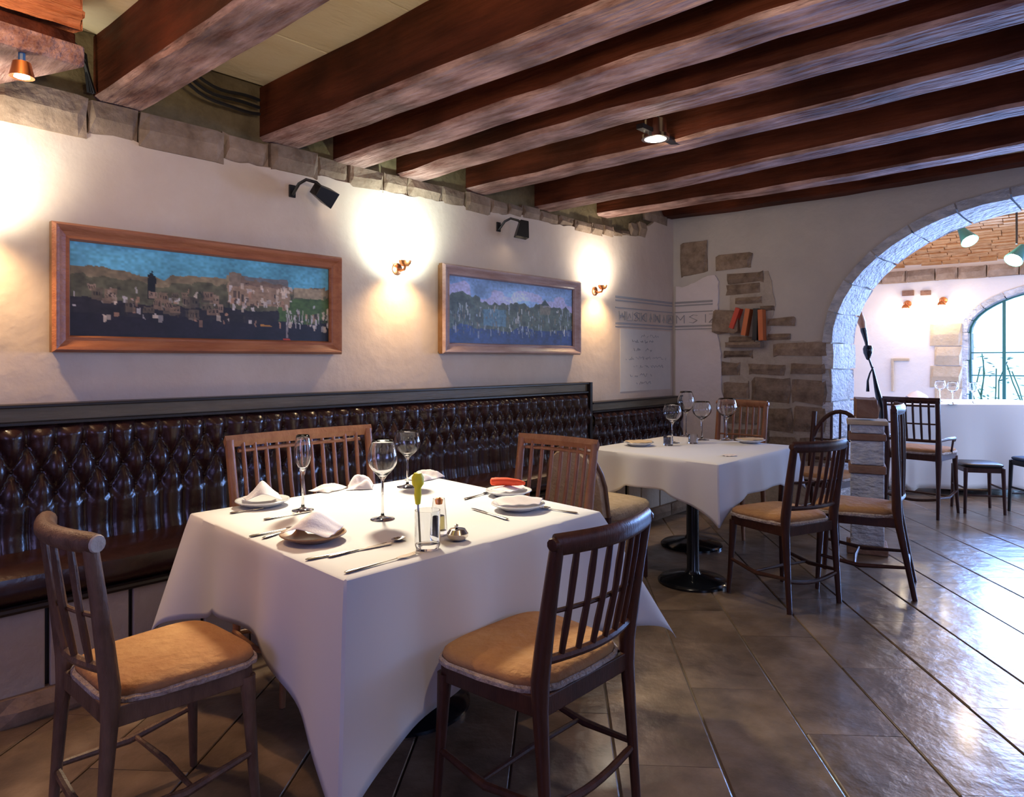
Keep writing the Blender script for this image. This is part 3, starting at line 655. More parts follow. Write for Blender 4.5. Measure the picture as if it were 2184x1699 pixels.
# ================================================================== paintings
def painting(x0, x1, z0, z1, fw, lab, kind, frame):
    t = thing('painting', lab, 'painting', ((x0+x1)/2, YW-0.02, (z0+z1)/2)); w = (x1-x0)/2; h = (z1-z0)/2; d = 0.055
    prof = [(0.0, 0.0), (0.0, -0.035), (0.012, -0.055), (0.022, -0.052), (0.03, -0.042), (fw-0.02, -0.030), (fw-0.008, -0.034), (fw, -0.018), (fw, 0.0)]
    cs = [(-w, -h), (w, -h), (w, h), (-w, h)]; ins = [(1, 1), (-1, 1), (-1, -1), (1, -1)]
    for i in range(4):
        j = (i+1) % 4; mb = MB(); P = []
        for (cx, cz), (ix, iz) in ((cs[i], ins[i]), (cs[j], ins[j])):
            P.append([(cx+ix*o, y, cz+iz*o) for o, y in prof])
        mb.grid(P); nf = len(prof)-1; mb.mi = [1 if (q_ % nf) in (0, nf-1) else 0 for q_ in range(len(mb.f))]; mb.build('frame_rail', [frame, frame_edge], t, smooth=True)
    # canvas with the painted colours held as vertex colours
    nx, nz = 300, 110; cw, ch = w-fw+0.004, h-fw+0.004
    u = np.linspace(0, 1, nx); v = np.linspace(0, 1, nz); U, V = np.meshgrid(u, v)
    rs = np.random.RandomState(4 if kind == 1 else 9)
    def noise(sx, sy):
        g = rs.rand(int(sy)+2, int(sx)+2); gx = U*sx; gy = V*sy; ix = gx.astype(int); iy = gy.astype(int); fx = gx-ix; fy = gy-iy
        fx = fx*fx*(3-2*fx); fy = fy*fy*(3-2*fy)
        return (g[iy, ix]*(1-fx)+g[iy, ix+1]*fx)*(1-fy) + (g[iy+1, ix]*(1-fx)+g[iy+1, ix+1]*fx)*fy
    n1 = noise(9, 5); n2 = noise(30, 14); n3 = noise(90, 40)
    C = np.zeros((nz, nx, 3))
    def c(r, g, b): return np.array([(x/255)**2.2 for x in (r, g, b)])
    def rect(a0, a1, b0, b1, col, al=1.0):
        m = (U >= a0) & (U <= a1) & (V >= b0) & (V <= b1); C[m] = C[m]*(1-al) + col*al
    if kind == 1:
        sky = c(92, 160, 186)[None, None]*(0.75+0.5*n1[..., None])*(1-0.15*U[..., None]); C[:] = sky
        hill = 0.30 + 0.05*np.sin(U*9) - 0.08*np.exp(-((U-.12)/.12)**2) - .03*np.exp(-((U-.42)/.06)**2) + 0.06*(n2-.5) - 0.04*(U > .54)*(U < .98)
        m = V > hill; C[m] = (c(128, 112, 86)*(0.5+0.8*n2[..., None]))[m]
        m = V > hill+0.09; C[m] = (c(92, 88, 66)*(0.5+0.8*n2[..., None]))[m]
        m = V > 0.62+0.10*(n1-.5); C[m] = (c(42, 36, 40)*(0.5+0.8*n2[..., None]))[m]
        m = (V > 0.42+0.25*(.95-U)) & (U > .76); C[m] = (c(70, 92, 48)*(0.6+0.6*n2[..., None]))[m]
        m = V > 0.76+0.10*(n1-.5); C[m] = (c(34, 28, 38)*(0.6+0.6*n2[..., None]))[m]
        rect(.545, .81, .30, .56, c(150, 122, 100), .8); rect(.83, .97, .30, .44, c(158, 140, 112), .8)
        rect(.55, .60, .18, .34, c(120, 104, 88)); rect(.60, .80, .22, .33, c(104, 84, 74), .8)
        for _ in range(230):
            reg = rs.randint(4)
            a = [rs.uniform(.54, .82), rs.uniform(.08, .56), rs.uniform(.0, 1), rs.uniform(.8, 1)][reg]; b = [rs.uniform(.28, .6), rs.uniform(.42, .78), rs.uniform(.5, .78), rs.uniform(.58, .8)][reg]
            wd = rs.uniform(.003, .016); hd = rs.uniform(.015, .09)
            col = [c(205, 185, 165), c(165, 125, 100), c(60, 48, 42), c(190, 180, 175), c(40, 38, 40)][rs.randint(5)]
            rect(a, a+wd, b, b+hd, col, rs.uniform(.4, .9))
        m = (np.abs(U-.262) < .013*np.clip((V-.22)/.12, 0, 1)) & (V > .22) & (V < .56); C[m] = c(24, 26, 30)
        rect(.78, .815, .965, .99, c(190, 60, 30)); rect(.68, .73, .80, .82, c(160, 110, 50)); rect(.795, .805, .70, .96, c(120, 110, 110))
        for _ in range(12):
            a = rs.uniform(.77, 1); rect(a, a+.004, .66, .66+rs.uniform(.05, .2), c(190, 180, 175), .8)
    else:
        C[:] = c(120, 150, 195)*(0.6+0.8*n1[..., None])
        m = n1 > .62; C[m] = C[m]*.4 + c(190, 170, 205)*.6
        C += c(150, 190, 235)*0.5*np.exp(-(((U-.52)/.14)**2+((V-.26)/.14)**2))[..., None]
        hill = 0.40 + 0.06*np.sin(U*7+1) + 0.10*(n2-.5) - .25*np.exp(-((U-.10)/.14)**2) - .12*np.exp(-((U-.92)/.12)**2) - .06*np.exp(-((U-.72)/.05)**2)
        m = V > hill; C[m] = (c(82, 92, 84)*(0.5+0.9*n2[..., None]))[m]
        m = V > 0.74+0.14*(n1-.5); C[m] = (c(44, 62, 112)*(0.6+0.7*n2[..., None]))[m]
        C[(U > .25) & (U < .42) & (V > .45) & (V < .72) & (n1 > .4)] = c(86, 118, 138)
        for _ in range(330):
            a = rs.uniform(.02, 1); b = rs.uniform(.36, .82); wd = rs.uniform(.002, .012); hd = rs.uniform(.02, .12)
            col = [c(190, 190, 190), c(120, 105, 85), c(50, 60, 62), c(150, 160, 175), c(60, 82, 90)][rs.randint(5)]
            rect(a, a+wd, b, b+hd, col, rs.uniform(.35, .85))
        m = (np.abs(U-.745) < (V-.22)*.35) & (V > .22) & (V < .33); C[m] = c(56, 70, 72)
        rect(.70, .79, .33, .48, c(120, 112, 96), .8)
    if kind == 1:
        for _ in range(26):
            a = rs.uniform(.05, .52); b = rs.uniform(.42, .66); wd = rs.uniform(.02, .05); hd = rs.uniform(.06, .14)
            rect(a, a+wd, b, b+hd, [c(128, 104, 84), c(96, 82, 66), c(150, 124, 104), c(70, 60, 54)][rs.randint(4)], .75)
            for w_ in range(3): rect(a+wd*(.15+.28*w_), a+wd*(.27+.28*w_), b+hd*.3, b+hd*.65, c(30, 28, 32), .8)
    dx = ((noise(50, 20)-.5)*4).astype(int); dy = ((noise(44, 24)-.5)*4).astype(int)
    jj, ii = np.meshgrid(np.arange(nx), np.arange(nz)); C = C[np.clip(ii+dy, 0, nz-1), np.clip(jj+dx, 0, nx-1)]
    C *= (0.95+0.6*n3[..., None]); C = np.clip(C, 0.004, 1)
    verts = [(-cw+2*cw*a, -0.010, ch-2*ch*b) for b in v for a in u]
    fs = [(j*nx+i, (j+1)*nx+i, (j+1)*nx+i+1, j*nx+i+1) for j in range(nz-1) for i in range(nx-1)]
    me = bpy.data.meshes.new('canvas'); me.from_pydata(verts, [], fs)
    at = me.color_attributes.new('paint', 'FLOAT_COLOR', 'POINT')
    at.data.foreach_set('color', np.concatenate([C, np.ones((nz, nx, 1))], 2).ravel())
    m = bpy.data.materials.new('oil_paint'); m.use_nodes = True; N = m.node_tree.nodes; b = N['Principled BSDF']
    an = N.new('ShaderNodeVertexColor'); an.layer_name = 'paint'; m.node_tree.links.new(an.outputs[0], b.inputs['Base Color']); b.inputs['Roughness'].default_value = 0.45
    me.materials.append(m); o = bpy.data.objects.new('canvas', me); COL.objects.link(o); o.parent = t
    MB().box((-w+0.01, -0.008, -h+0.01), (w-0.01, 0.02, h-0.01)).build('backing', frame_edge, t)
painting(0.965, 2.45, 1.385, 1.955, 0.075, 'long framed oil painting of a hill town under blue sky, reddish frame', 1, frame_m)
painting(3.25, 4.80, 1.395, 2.005, 0.075, 'framed oil painting of a misty blue townscape, right of the long one', 2, frame2_m)

# faint painted sign on the left wall turning the corner
sg = thing('wall_inscription', 'faded painted cornice and handwritten list on the plaster by the corner', 'wall painting', (0, 0, 0))
x0 = on_y(1312, 700, YW).x
za, zb_, zc_ = 1.35+(768-640)/F*6.15, 1.35+(768-690)/F*6.15, 0
mb = MB()
z1 = on_y(1312, 632, YW).z; z2 = on_y(1312, 650, YW).z; z3 = on_y(1312, 688, YW).z
for zz, hh in ((z1, .018), (z1-.03, .012), (z2-.02, .008), (z3, .014), (z3-.03, .008)):
    mb.box((x0, YW-0.004, zz-hh/2), (XE-.03, YW-.0005, zz+hh/2))
    mb.box((XE-.030, on_x(1522, 700, XE).y, zz-hh/2), (XE-.0225, YW-.03, zz+hh/2))
mb.build('cornice_line', ink_m, sg)
def stroke(mb, pts, r=0.006, wall='l'):
    f = (lambda a, z: (a, YW-0.003, z)) if wall == 'l' else (lambda a, z: (XE-0.025, YW-(a-XE), z))
    for p, q in zip(pts, pts[1:]):
        mb.bar(f(*p), f(*q), 0.004, r, up=(0, 1, 0) if wall == 'l' else (1, 0, 0))
GL = {'H': [[(0,0),(0,1)],[(1,0),(1,1)],[(0,.5),(1,.5)]], 'I': [[(.5,0),(.5,1)]], 'S': [[(1,.9),(.5,1),(0,.75),(1,.3),(.5,0),(0,.1)]], 'K': [[(0,0),(0,1)],[(1,1),(0,.5),(1,0)]],
      'N': [[(0,0),(0,1),(1,0),(1,1)]], 'E': [[(1,0),(0,0),(0,1),(1,1)],[(0,.5),(.8,.5)]], 'M': [[(0,0),(0,1),(.5,.4),(1,1),(1,0)]], 'L': [[(0,1),(0,0),(1,0)]], 'Z': [[(0,1),(1,1),(0,0),(1,0)]]}
mb = MB(); n_ = 8; xx = x0+0.06; zt = z2-0.05; zl = z3+0.03; hh = zt-zl
for ch in 'HLSKINIE':
    for st_ in GL[ch]: stroke(mb, [(xx+a*0.085, zl+b*hh) for a, b in st_], 0.010)
    stroke(mb, [(xx+.098, zl), (xx+.102, zt)], .005); stroke(mb, [(xx+.02, zl+.2*hh), (xx+.05, zl+.8*hh), (xx+.07, zl+.3*hh)], .004)
    xx += 0.125
for ch, xo in zip('MSIZ', (0.05, .19, .32, .40)):
    for st_ in GL[ch]: stroke(mb, [(XE+xo+a*0.085, zl+b*hh) for a, b in st_], 0.010, 'e')
mb.build('lettering', ink_m, sg)
xa = on_y(1322, 700, YW).x; xb = on_y(1445, 700, YW).x - 0.03
xb = min(xb, XE-0.06); ztop = z3-0.05; zbot = on_y(1322, 840, YW).z+0.02
MB().box((xa, YW-0.003, zbot), (xb, YW-0.0003, ztop)).build('panel', sign_m, sg)
mb = MB(); rr = random.Random(2)
for zl_, a, b, th in [(ztop-.06,.35,.75,.005),(ztop-.11,.22,.66,.010),(ztop-.19,.25,.6,.011),(ztop-.27,.1,.9,.005),(ztop-.35,.25,.85,.007),(ztop-.43,.18,.65,.008),(ztop-.50,.3,.62,.007),(ztop-.60,.15,.9,.007),(ztop-.68,.2,.7,.007)]:
    if zl_ < zbot+.02: continue
    u_ = xa+(xb-xa)*a; e_ = xa+(xb-xa)*b; pts = []
    while u_ < e_:
        pts.append((u_, zl_ + rr.uniform(-.016, .016))); u_ += rr.uniform(.008, .018)
        if rr.random() < .15: stroke(mb, pts, th*0.7); pts = []; u_ += .02
    if len(pts) > 1: stroke(mb, pts, th*0.7)
mb.build('handwriting', ink_m, sg)['kind'] = 'stuff'

# ================================================================== buttoned leather benches
def bench(name, x0, x1, ztop, lab, seed):
    YB = YW; t = thing(name, lab, 'bench', ((x0+x1)/2, 3.35, 0)); ox, oy = (x0+x1)/2, 3.35
    def B(mb, nm, m, par=t, **k):
        mb.v = [(a-ox, b-oy, c) for a, b, c in mb.v]; return mb.build(nm, m, par, **k)
    rt = ztop-0.02; lt = ztop-0.085
    B(MB().box((x0, 3.49, ztop-0.014), (x1, YB, ztop)).box((x0, 3.515, lt+0.012), (x1, YB, ztop-0.014), 1).box((x0, 3.495, lt-0.004), (x1, YB, lt+0.012)), 'top_rail', [rail_dark, rail_m], bevel=0.003)
    if seed == 1: B(MB().box((x1-0.02, 3.48, 0.45), (x1+0.012, YB, ztop+.002)), 'end_board', rail_dark, bevel=0.003)
    # leather back: diamond buttoned
    a = 0.108; b = 0.21; zb0 = 0.50; zt0 = lt-0.004
    nx = int((x1-x0)/0.0105); nz = 66
    X = np.linspace(x0, x1-0.02 if seed == 1 else x1, nx); Z = np.linspace(zb0, zt0, nz); XX, ZZ = np.meshgrid(X, Z)
    zr1 = zt0-0.085                       # first button row
    v = (zr1-ZZ)/b; u = XX/a
    p = np.abs(np.sin(PI*(u+v)/1.0)); q = np.abs(np.sin(PI*(u-v)/1.0))
    dia = (p*q)**0.42
    chan = np.abs(np.sin(PI*u))**0.5      # pleats above the first row
    w = np.clip((ZZ-zr1)/0.03, 0, 1); low = np.clip(((zr1-1.0*b)-ZZ)/0.06, 0, 1)
    h = dia*(1-w)*(1-low) + chan*w + low*(np.abs(np.sin(PI*u))**0.5*0.7+0.25)
    r_u = np.round(u*2)/2
    edge_ = np.minimum(1, (zt0-ZZ)/0.04)**0.5
    Y = 3.525 - 0.050*h*edge_ - 0.02*np.clip((0.62-ZZ)/0.1, 0, 1)
    Y += 0.004*np.sin(XX*31+ZZ*17)*np.sin(XX*13-ZZ*9)
    P = [[(XX[i, j], Y[i, j], ZZ[i, j]) for j in range(nx)] for i in range(nz)]
    mb = MB(); mb.grid(P); bk = B(mb, 'leather_back', leather, smooth='all', fix=False)
    bk.data.flip_normals()
    bm_ = MB().lathe([(0.0, 0.010), (0.007, 0.008), (0.010, 0.0), (0.008, -0.006)], 8, axis=(0,-1,0)).mesh('button', leather, 'all')
    cnt = 0
    for row in range(3):
        zz = zr1 - row*b/2; k0 = math.ceil(x0/a*2); 
        for kk in range(k0, int(x1/a*2)):
            if (kk % 2) != (row % 2): continue
            xk = kk*a/2
            if x0+.02 < xk < x1-.03 and cnt < 290:
                inst('button', bm_, bk, (xk-ox, 3.519-oy, zz)); cnt += 1
    # seat cushion and base
    mb = MB(); prof = [(3.52, 0.44), (3.14, 0.44), (3.115, 0.46), (3.105, 0.50), (3.115, 0.545), (3.15, 0.565), (3.25, 0.572), (3.40, 0.568), (3.52, 0.555)]
    xs2 = np.linspace(x0, x1, int((x1-x0)/0.35)+2); R = []
    for xk in xs2: R.append([(xk, y_, z_) for y_, z_ in prof])
    mb.grid(R); mb.add(R[0], [tuple(range(len(prof)))]); mb.add(R[-1], [tuple(range(len(prof)))]); B(mb, 'seat_cushion', leather, smooth=True)
    B(MB().box((x0, 3.125, 0.41), (x1, 3.50, 0.44)).tube([(x0, 3.118, 0.425), (x1, 3.118, 0.425)], 0.014, 8), 'seat_moulding', rail_dark)
    xk = x0; 
    while xk < x1-0.05:
        w_ = min(0.193 if xk == x0 else 0.30, x1-xk)
        B(MB().box((xk+0.009, 3.145, 0.10), (xk+w_-0.009, 3.17, 0.41)), 'base_board', base_m, bevel=0.004); xk += w_
    B(MB().box((x0, 3.17, 0.10), (x1, 3.50, 0.41)), 'carcass', rail_dark)
    return t
bench('buttoned_bench', -0.25, 4.88, 1.165, 'long high-backed dark brown buttoned leather wall bench', 1)
bench('buttoned_bench', 4.92, XE-0.03, 0.995, 'lower buttoned leather bench in the corner under the inscription', 2)
# stone ledge at the foot of the wall
x = -0.3; k = 0
led = MB().box((-0.3, 3.16, 0.0), (XE-0.03, YW, 0.095)).build('trim_1', mortar_m); struct(led, 'rough stone ledge below the bench boards')
while x < 6.3:
    w = [0.55, 0.42, 0.6, 0.38][k % 4]
    rock(w-0.01, 0.10, 0.10, 0.08, 700+k).build('stone', stone_m, led, loc=(x+w/2, 3.145, 0.052)); x += w; k += 1

# ================================================================== chairs
def cushion(mb, wb, wf, d, z, th, seg=40, y0=0.0):
    """rounded trapezoid cushion: back width wb at y0, front width wf at y0+d"""
    def outline(k, s):
        a = 2*PI*k/seg; n = 4.5
        cx = math.copysign(abs(math.cos(a))**(2/n), math.cos(a)); cy = math.copysign(abs(math.sin(a))**(2/n), math.sin(a))
        yy = y0 + d/2 + cy*d/2*s; w = wb + (wf-wb)*((cy*s+1)/2); return (cx*w/2*s, yy)
    prof = [(0.0, 0.0), (0.93, 0.0), (0.985, th*0.25), (1.0, th*0.5), (0.985, th*0.75), (0.93, th*0.95), (0.75, th*1.10), (0.4, th*1.2), (0.0, th*1.24)]
    rows = [[(*outline(k, max(s, 1e-4)), z+zz) for k in range(seg)] for s, zz in prof]
    vs = [v for r in rows for v in r]; fs = []
    for i in range(len(rows)-1):
        for k in range(seg): a = i*seg+k; b = i*seg+(k+1) % seg; fs.append((a, b, b+seg, a+seg))
    mb.add(vs, fs); return [(*outline(k, 1.004), z) for k in range(seg)]
def arcpts(p, q, bow, n=10, bowv=(0,-1,0)):
    p = Vector(p); q = Vector(q); b = Vector(bowv)
    return [p.lerp(q, i/n) + b*(bow*math.sin(PI*i/n)) for i in range(n+1)]
def chair(label, x, y, rz, w=0.44, hb=0.90, sh=0.475, d=0.43, wood=wood_chair, seatm=suede, crest='flat', ns=6, lean=0.07, legs=0.0, group=None, mid=True, arms=False, rz_split=None, name='dining_chair', lr=0.555, post=1.0, foot=-0.035):
    """origin on the floor midway between the rear legs; faces local +Y"""
    t = thing(name, label, 'chair', (x, y, 0), rz, group)
    zl = lr; top = hb
    def yb(z):   # rear post line in y
        if z < sh: return foot*(1-z/sh)
        return -lean*max(0, (z-sh)/(hb-sh))**1.15
    def xb(z):   # rear post half width
        return w/2*(0.94 + 0.06*(z/hb))
    # rear legs running up into the back posts
    for s in (-1, 1):
        zs_ = [0, 0.12, 0.28, 0.42, 0.5, 0.62, 0.75, hb-0.02]
        rs_ = [v*post for v in (0.014, 0.015, 0.018, 0.022, 0.026, 0.024, 0.021, 0.019)]
        pts = [(s*xb(z) + s*(0.012*(1-z/sh) if z < sh else 0), yb(z), z) for z in zs_]
        MB().tube(pts, rs_, 10, flat=1.0, up=(0,1,0)).build('leg', wood, t, smooth=True)
    wf = w+0.07
    for s in (-1, 1):
        pts = [(s*(wf/2-0.01), d-0.015, 0), (s*(wf/2-0.02), d-0.022, 0.15), (s*(wf/2-0.028), d-0.03, 0.33), (s*(wf/2-0.03), d-0.035, sh-0.05)]
        MB().tube(pts, [0.012, 0.015, 0.019, 0.023], 10, up=(0,1,0)).build('leg', wood, t, smooth=True)
    # seat frame
    fz = sh-0.062
    fr = MB()
    A = [(-w/2+.01, 0.0), (w/2-.01, 0.0), (wf/2-.028, d-0.03), (-wf/2+.028, d-0.03)]
    for i in range(4):
        p, q = A[i], A[(i+1) % 4]; fr.bar((p[0], p[1], fz+.016), (q[0], q[1], fz+.016), 0.022, 0.055)
    fr.build('seat_frame', wood, t, bevel=0.004)
    mb = MB(); ol = cushion(mb, w-0.005, wf, d+0.015, sh-0.020, 0.042, y0=-0.012+0.01); st = mb.build('seat', seatm, t, smooth='all')
    if seatm is suede:
        rr = random.Random(int(x*100)); mb = MB()
        mb.tube([(a, b+0.0, c+0.006+rr.uniform(-.002, .002)) for a, b, c in ol+[ol[0], ol[1]]], [0.0085+rr.uniform(0, .004) for _ in range(len(ol)+2)], 6); mb.build('braid', suede_edge, st, smooth=True)
    # back
    bowt = 0.045
    zt_ = hb-0.025
    if crest == 'flat':
        pts = arcpts((-xb(zt_)-0.012, yb(zt_), zt_), (xb(zt_)+0.012, yb(zt_), zt_), bowt, 12)
        MB().tube(pts, 0.030, 12, flat=0.48, up=(0,0,1)).build('crest_rail', wood, t, smooth=True)
        for s in (-1, 1): MB().lathe([(0.0, -.012), (0.016, -.009), (0.019, 0), (0.016, .009), (0.0, .012)], 10, c=(s*(xb(zt_)+0.014), yb(zt_), zt_+.002), axis=(1,0,0)).build('finial', wood, t, smooth=True)
    elif crest == 'round':
        pts = arcpts((-xb(zt_)-0.018, yb(zt_)+.01, zt_), (xb(zt_)+0.018, yb(zt_)+.01, zt_), bowt, 12)
        MB().tube(pts, [0.026, 0.028] + [0.027]*9 + [0.027, 0.024], 14).build('crest_rail', wood, t, smooth=True)
        MB().tube([pts[0]-(pts[1]-pts[0])*0.02, pts[0]-(pts[1]-pts[0])*0.16], [0.0255, 0.023], 14).build('crest_end_cap', base_m, t, smooth=True)
        MB().tube([pts[-1]+(pts[-1]-pts[-2])*0.02, pts[-1]+(pts[-1]-pts[-2])*0.16], [0.0235, 0.021], 14).build('crest_end_cap', base_m, t, smooth=True)
    elif crest == 'board':
        pts = arcpts((-xb(zt_)-0.02, yb(zt_), zt_), (xb(zt_)+0.02, yb(zt_), zt_), bowt*0.7, 12)
        MB().tube(pts, 0.026, 4, flat=0.45, up=(0,0,1)).tube([p+Vector((0,0,-.045)) for p in pts[1:-1]], 0.009, 6).build('crest_rail', wood, t)
    elif crest == 'hoop':
        pts = []
        for i in range(17):
            a = PI*i/16; pts.append((-xb(0.7)*math.cos(a)*1.05, yb(0.62+ (hb-0.62)*math.sin(a)), 0.60 + (hb-0.61)*math.sin(a)))
        MB().tube(pts, 0.017, 10).build('back_hoop', wood, t, smooth=True)
    mr = lambda z, nm, r: MB().tube(arcpts((-xb(z)+.005, yb(z), z), (xb(z)-.005, yb(z), z), bowt*0.75, 10), r, 8).build(nm, wood, t, smooth=True)
    mr(zl, 'lower_rail', 0.0135)
    if mid: mr(zl+(zt_-zl)*0.42, 'middle_rail', 0.007)
    for i in range(ns):
        f = (i+1)/(ns+1) if crest != 'round' else (i+0.9)/(ns+0.8); xx = (2*f-1); bow = math.sin(PI*f)
        a = (xx*xb(zl)*0.98, yb(zl)-bowt*0.75*bow, zl); zt2 = zt_-0.01
        if crest == 'hoop': zt2 = 0.60+(hb-0.61)*math.sqrt(max(0, 1-xx*xx))-.005
        b = (xx*xb(zt_)*0.98, yb(zt2)-bowt*bow*(1 if crest != 'hoop' else 0), zt2)
        m = Vector(a).lerp(Vector(b), 0.5) + Vector((0, -0.006*bow, 0))
        MB().tube([a, Vector(a).lerp(m, .5), m, Vector(b).lerp(m, .5), b], [0.0085, 0.0105, 0.0095, 0.0105, 0.0085], 8).build('spindle', wood, t, smooth=True)
    # stretchers
    zst = 0.17
    for s in (-1, 1):
        MB().tube([(s*(w/2+.0), yb(zst)+0.0, zst+.01), (s*(w/2+.018), d*0.45, zst-0.004), (s*(wf/2-.018), d-.02, zst+.03)], [0.009, 0.013, 0.009], 8).build('stretcher', wood, t, smooth=True)
    MB().tube(arcpts((-w/2, yb(zst), zst), (w/2, yb(zst), zst), -0.028, 10, (0,0,1)), [0.009]+[0.012]*9+[0.009], 8).build('stretcher', wood, t, smooth=True)
    MB().tube([(-w/2-.01, d*0.5, zst+.0), (0, d*0.52, zst), (w/2+.01, d*0.5, zst+.0)], [0.007, 0.010, 0.007], 8).build('stretcher', wood, t, smooth=True)
    if arms:
        for s in (-1, 1):
            MB().tube([(s*xb(.66), yb(.66), 0.66), (s*(w/2+.03), .12, .675), (s*(w/2+.035), .28, .67), (s*(w/2+.02), .33, .645)], [0.012, 0.014, 0.015, 0.010], 8).tube([(s*(w/2+.033), .25, .665), (s*(w/2+.02), .24, sh-.02)], 0.009, 8).build('armrest', wood, t, smooth=True)
    return t
# front table
chair('dark walnut spindle chair with tan seat, nearest, front of the big table', 1.66, 1.205, 0.0, w=0.43, hb=0.90, d=0.39, crest='flat', ns=6)
chair('worn round-railed chair at far left, seat toward the big table', 0.675, 2.17, -PI/2, w=0.37, hb=0.915, d=0.40, crest='round', ns=4, wood=wood_light, lean=0.055)
chair('wide reddish-brown chair back between the big table and the long bench', 1.86, 2.93, PI, w=0.74, hb=1.02, crest='board', ns=11, wood=wood_orange, mid=False, lr=0.60)
chair('reddish-brown chair behind the far end of the big table', 2.77, 2.24, PI/2, w=0.47, hb=0.965, crest='board', ns=7, wood=wood_orange, mid=False, lr=0.58)
# second table
chair('dark spindle chair with tan seat, back turned, in front of the second table', 4.0, 1.395, -0.36, d=0.40, w=0.39, hb=0.915, crest='flat', ns=6, group=None)
chair('tall dark chair side-on at the right of the second table', 4.66, 1.118, 0.225, w=0.40, hb=1.09, sh=0.47, crest='flat', ns=6, lean=-0.015, foot=-0.09, group=None)
chair('brown chair standing against the stonework behind the second table', 5.55, 2.50, PI/2, w=0.40, hb=1.02, crest='flat', ns=6, wood=wood_orange, group=None)
chair('round hoop-backed chair in front of the arch jamb', 5.92, 1.86, PI/2-0.2, w=0.44, hb=0.95, crest='hoop', ns=5, group=None, name='hoop_back_chair')
# tan upholstered round chair at the left of table two
t = thing('upholstered_chair', 'pale tan round-backed upholstered chair left of the second table', 'chair', (3.47, 2.55, 0), -PI/2)
for s in (-1, 1):
    MB().tube([(s*0.19, -0.02, 0), (s*0.19, 0, 0.3), (s*0.19, 0, 0.44)], [.014, .018, .02], 8).build('leg', wood_chair, t, smooth=True)
    MB().tube([(s*0.20, 0.40, 0), (s*0.20, 0.39, 0.3), (s*0.20, 0.39, 0.42)], [.013, .017, .02], 8).build('leg', wood_chair, t, smooth=True)
mb = MB(); cushion(mb, 0.44, 0.50, 0.46, 0.40, 0.085); mb.build('seat', tan_up, t, smooth='all')
def dome(k, inset=0):
    o_ = []
    for i in range(15):
        a = PI*i/14; o_.append((-(0.215-inset)*math.cos(a), 0.44+0.0 + (0.40-inset)*max(0, math.sin(a))**0.55))
    return o_
pb = dome(0); mb = MB(); rows = [[(a, -0.03-0.06*(b-.44)/.4-0.02*(1-(a/.215)**2)+0.012, b) for a, b in dome(0)], [(a, -0.045-0.06*(b-.44)/.4-0.02*(1-(a/.215)**2), b) for a, b in dome(0, .012)]]
cs_ = [(0.0, -.05, .44+.1*i) for i in range(3)]
f_ = dome(0, .0); n = len(f_)
front = [(a, -0.005-0.06*(b-.44)/.4 - 0.03*(1-(a/.215)**2), b) for a, b in dome(0, .02)]; ed = [(a, -0.03-0.06*(b-.44)/.4-0.03*(1-(a/.215)**2), b) for a, b in f_]; back = [(a, -0.055-0.06*(b-.44)/.4-0.03*(1-(a/.215)**2), b) for a, b in dome(0, .02)]
mb.grid([front, ed, back]); mb.add(front, [tuple(range(n))]); mb.add(back, [tuple(reversed(range(n)))]); mb.build('backrest', tan_up, t, smooth=True)
MB().tube([Vector(v)+Vector((0,0,.002)) for v in ed], 0.013, 8).build('back_frame', wood_light, t, smooth=True)

# back room chairs
p6 = Vector((6.90, 1.54, 0))
chair('tall dark chair in the archway facing the bright table, small armrests', 6.94, 1.545, -PI/2-0.10, w=0.42, hb=1.03, sh=0.56, lr=0.66, crest='board', ns=6, lean=0.05, arms=True, group=None)
def stool(label, x, y, rz, h, w, seatm, wood):
    t = thing('stool', label, 'stool', (x, y, 0), rz)
    for a in (-1, 1):
        for b in (-1, 1):
            MB().tube([(a*w*.46, b*w*.46, 0), (a*w*.43, b*w*.43, h-.04)], [.013, .018], 8).build('leg', wood, t, smooth=True)
    for a in (-1, 1):
        MB().tube([(a*w*.45, -w*.45, .16), (a*w*.45, w*.45, .16)], .009, 6).build('stretcher', wood, t, smooth=True)
        MB().tube([(-w*.45, a*w*.45, .22), (w*.45, a*w*.45, .22)], .009, 6).build('stretcher', wood, t, smooth=True)
    MB().box((-w*.45, -w*.45, h-.08), (w*.45, w*.45, h-.035)).build('seat_frame', wood, t, bevel=.004)
    mb = MB(); cushion(mb, w, w, w, h-.035, .032, y0=-w/2); mb.build('seat', seatm, t, smooth='all')
stool('dark backless stool between the archway chair and the bright cloth', 7.56, 1.16, .5, .44, .34, black_m, wood_chair)
stool('navy-topped stool at the right edge under the bright cloth', 7.70, 0.70, .7, .50, .38, navy_m, black_m)

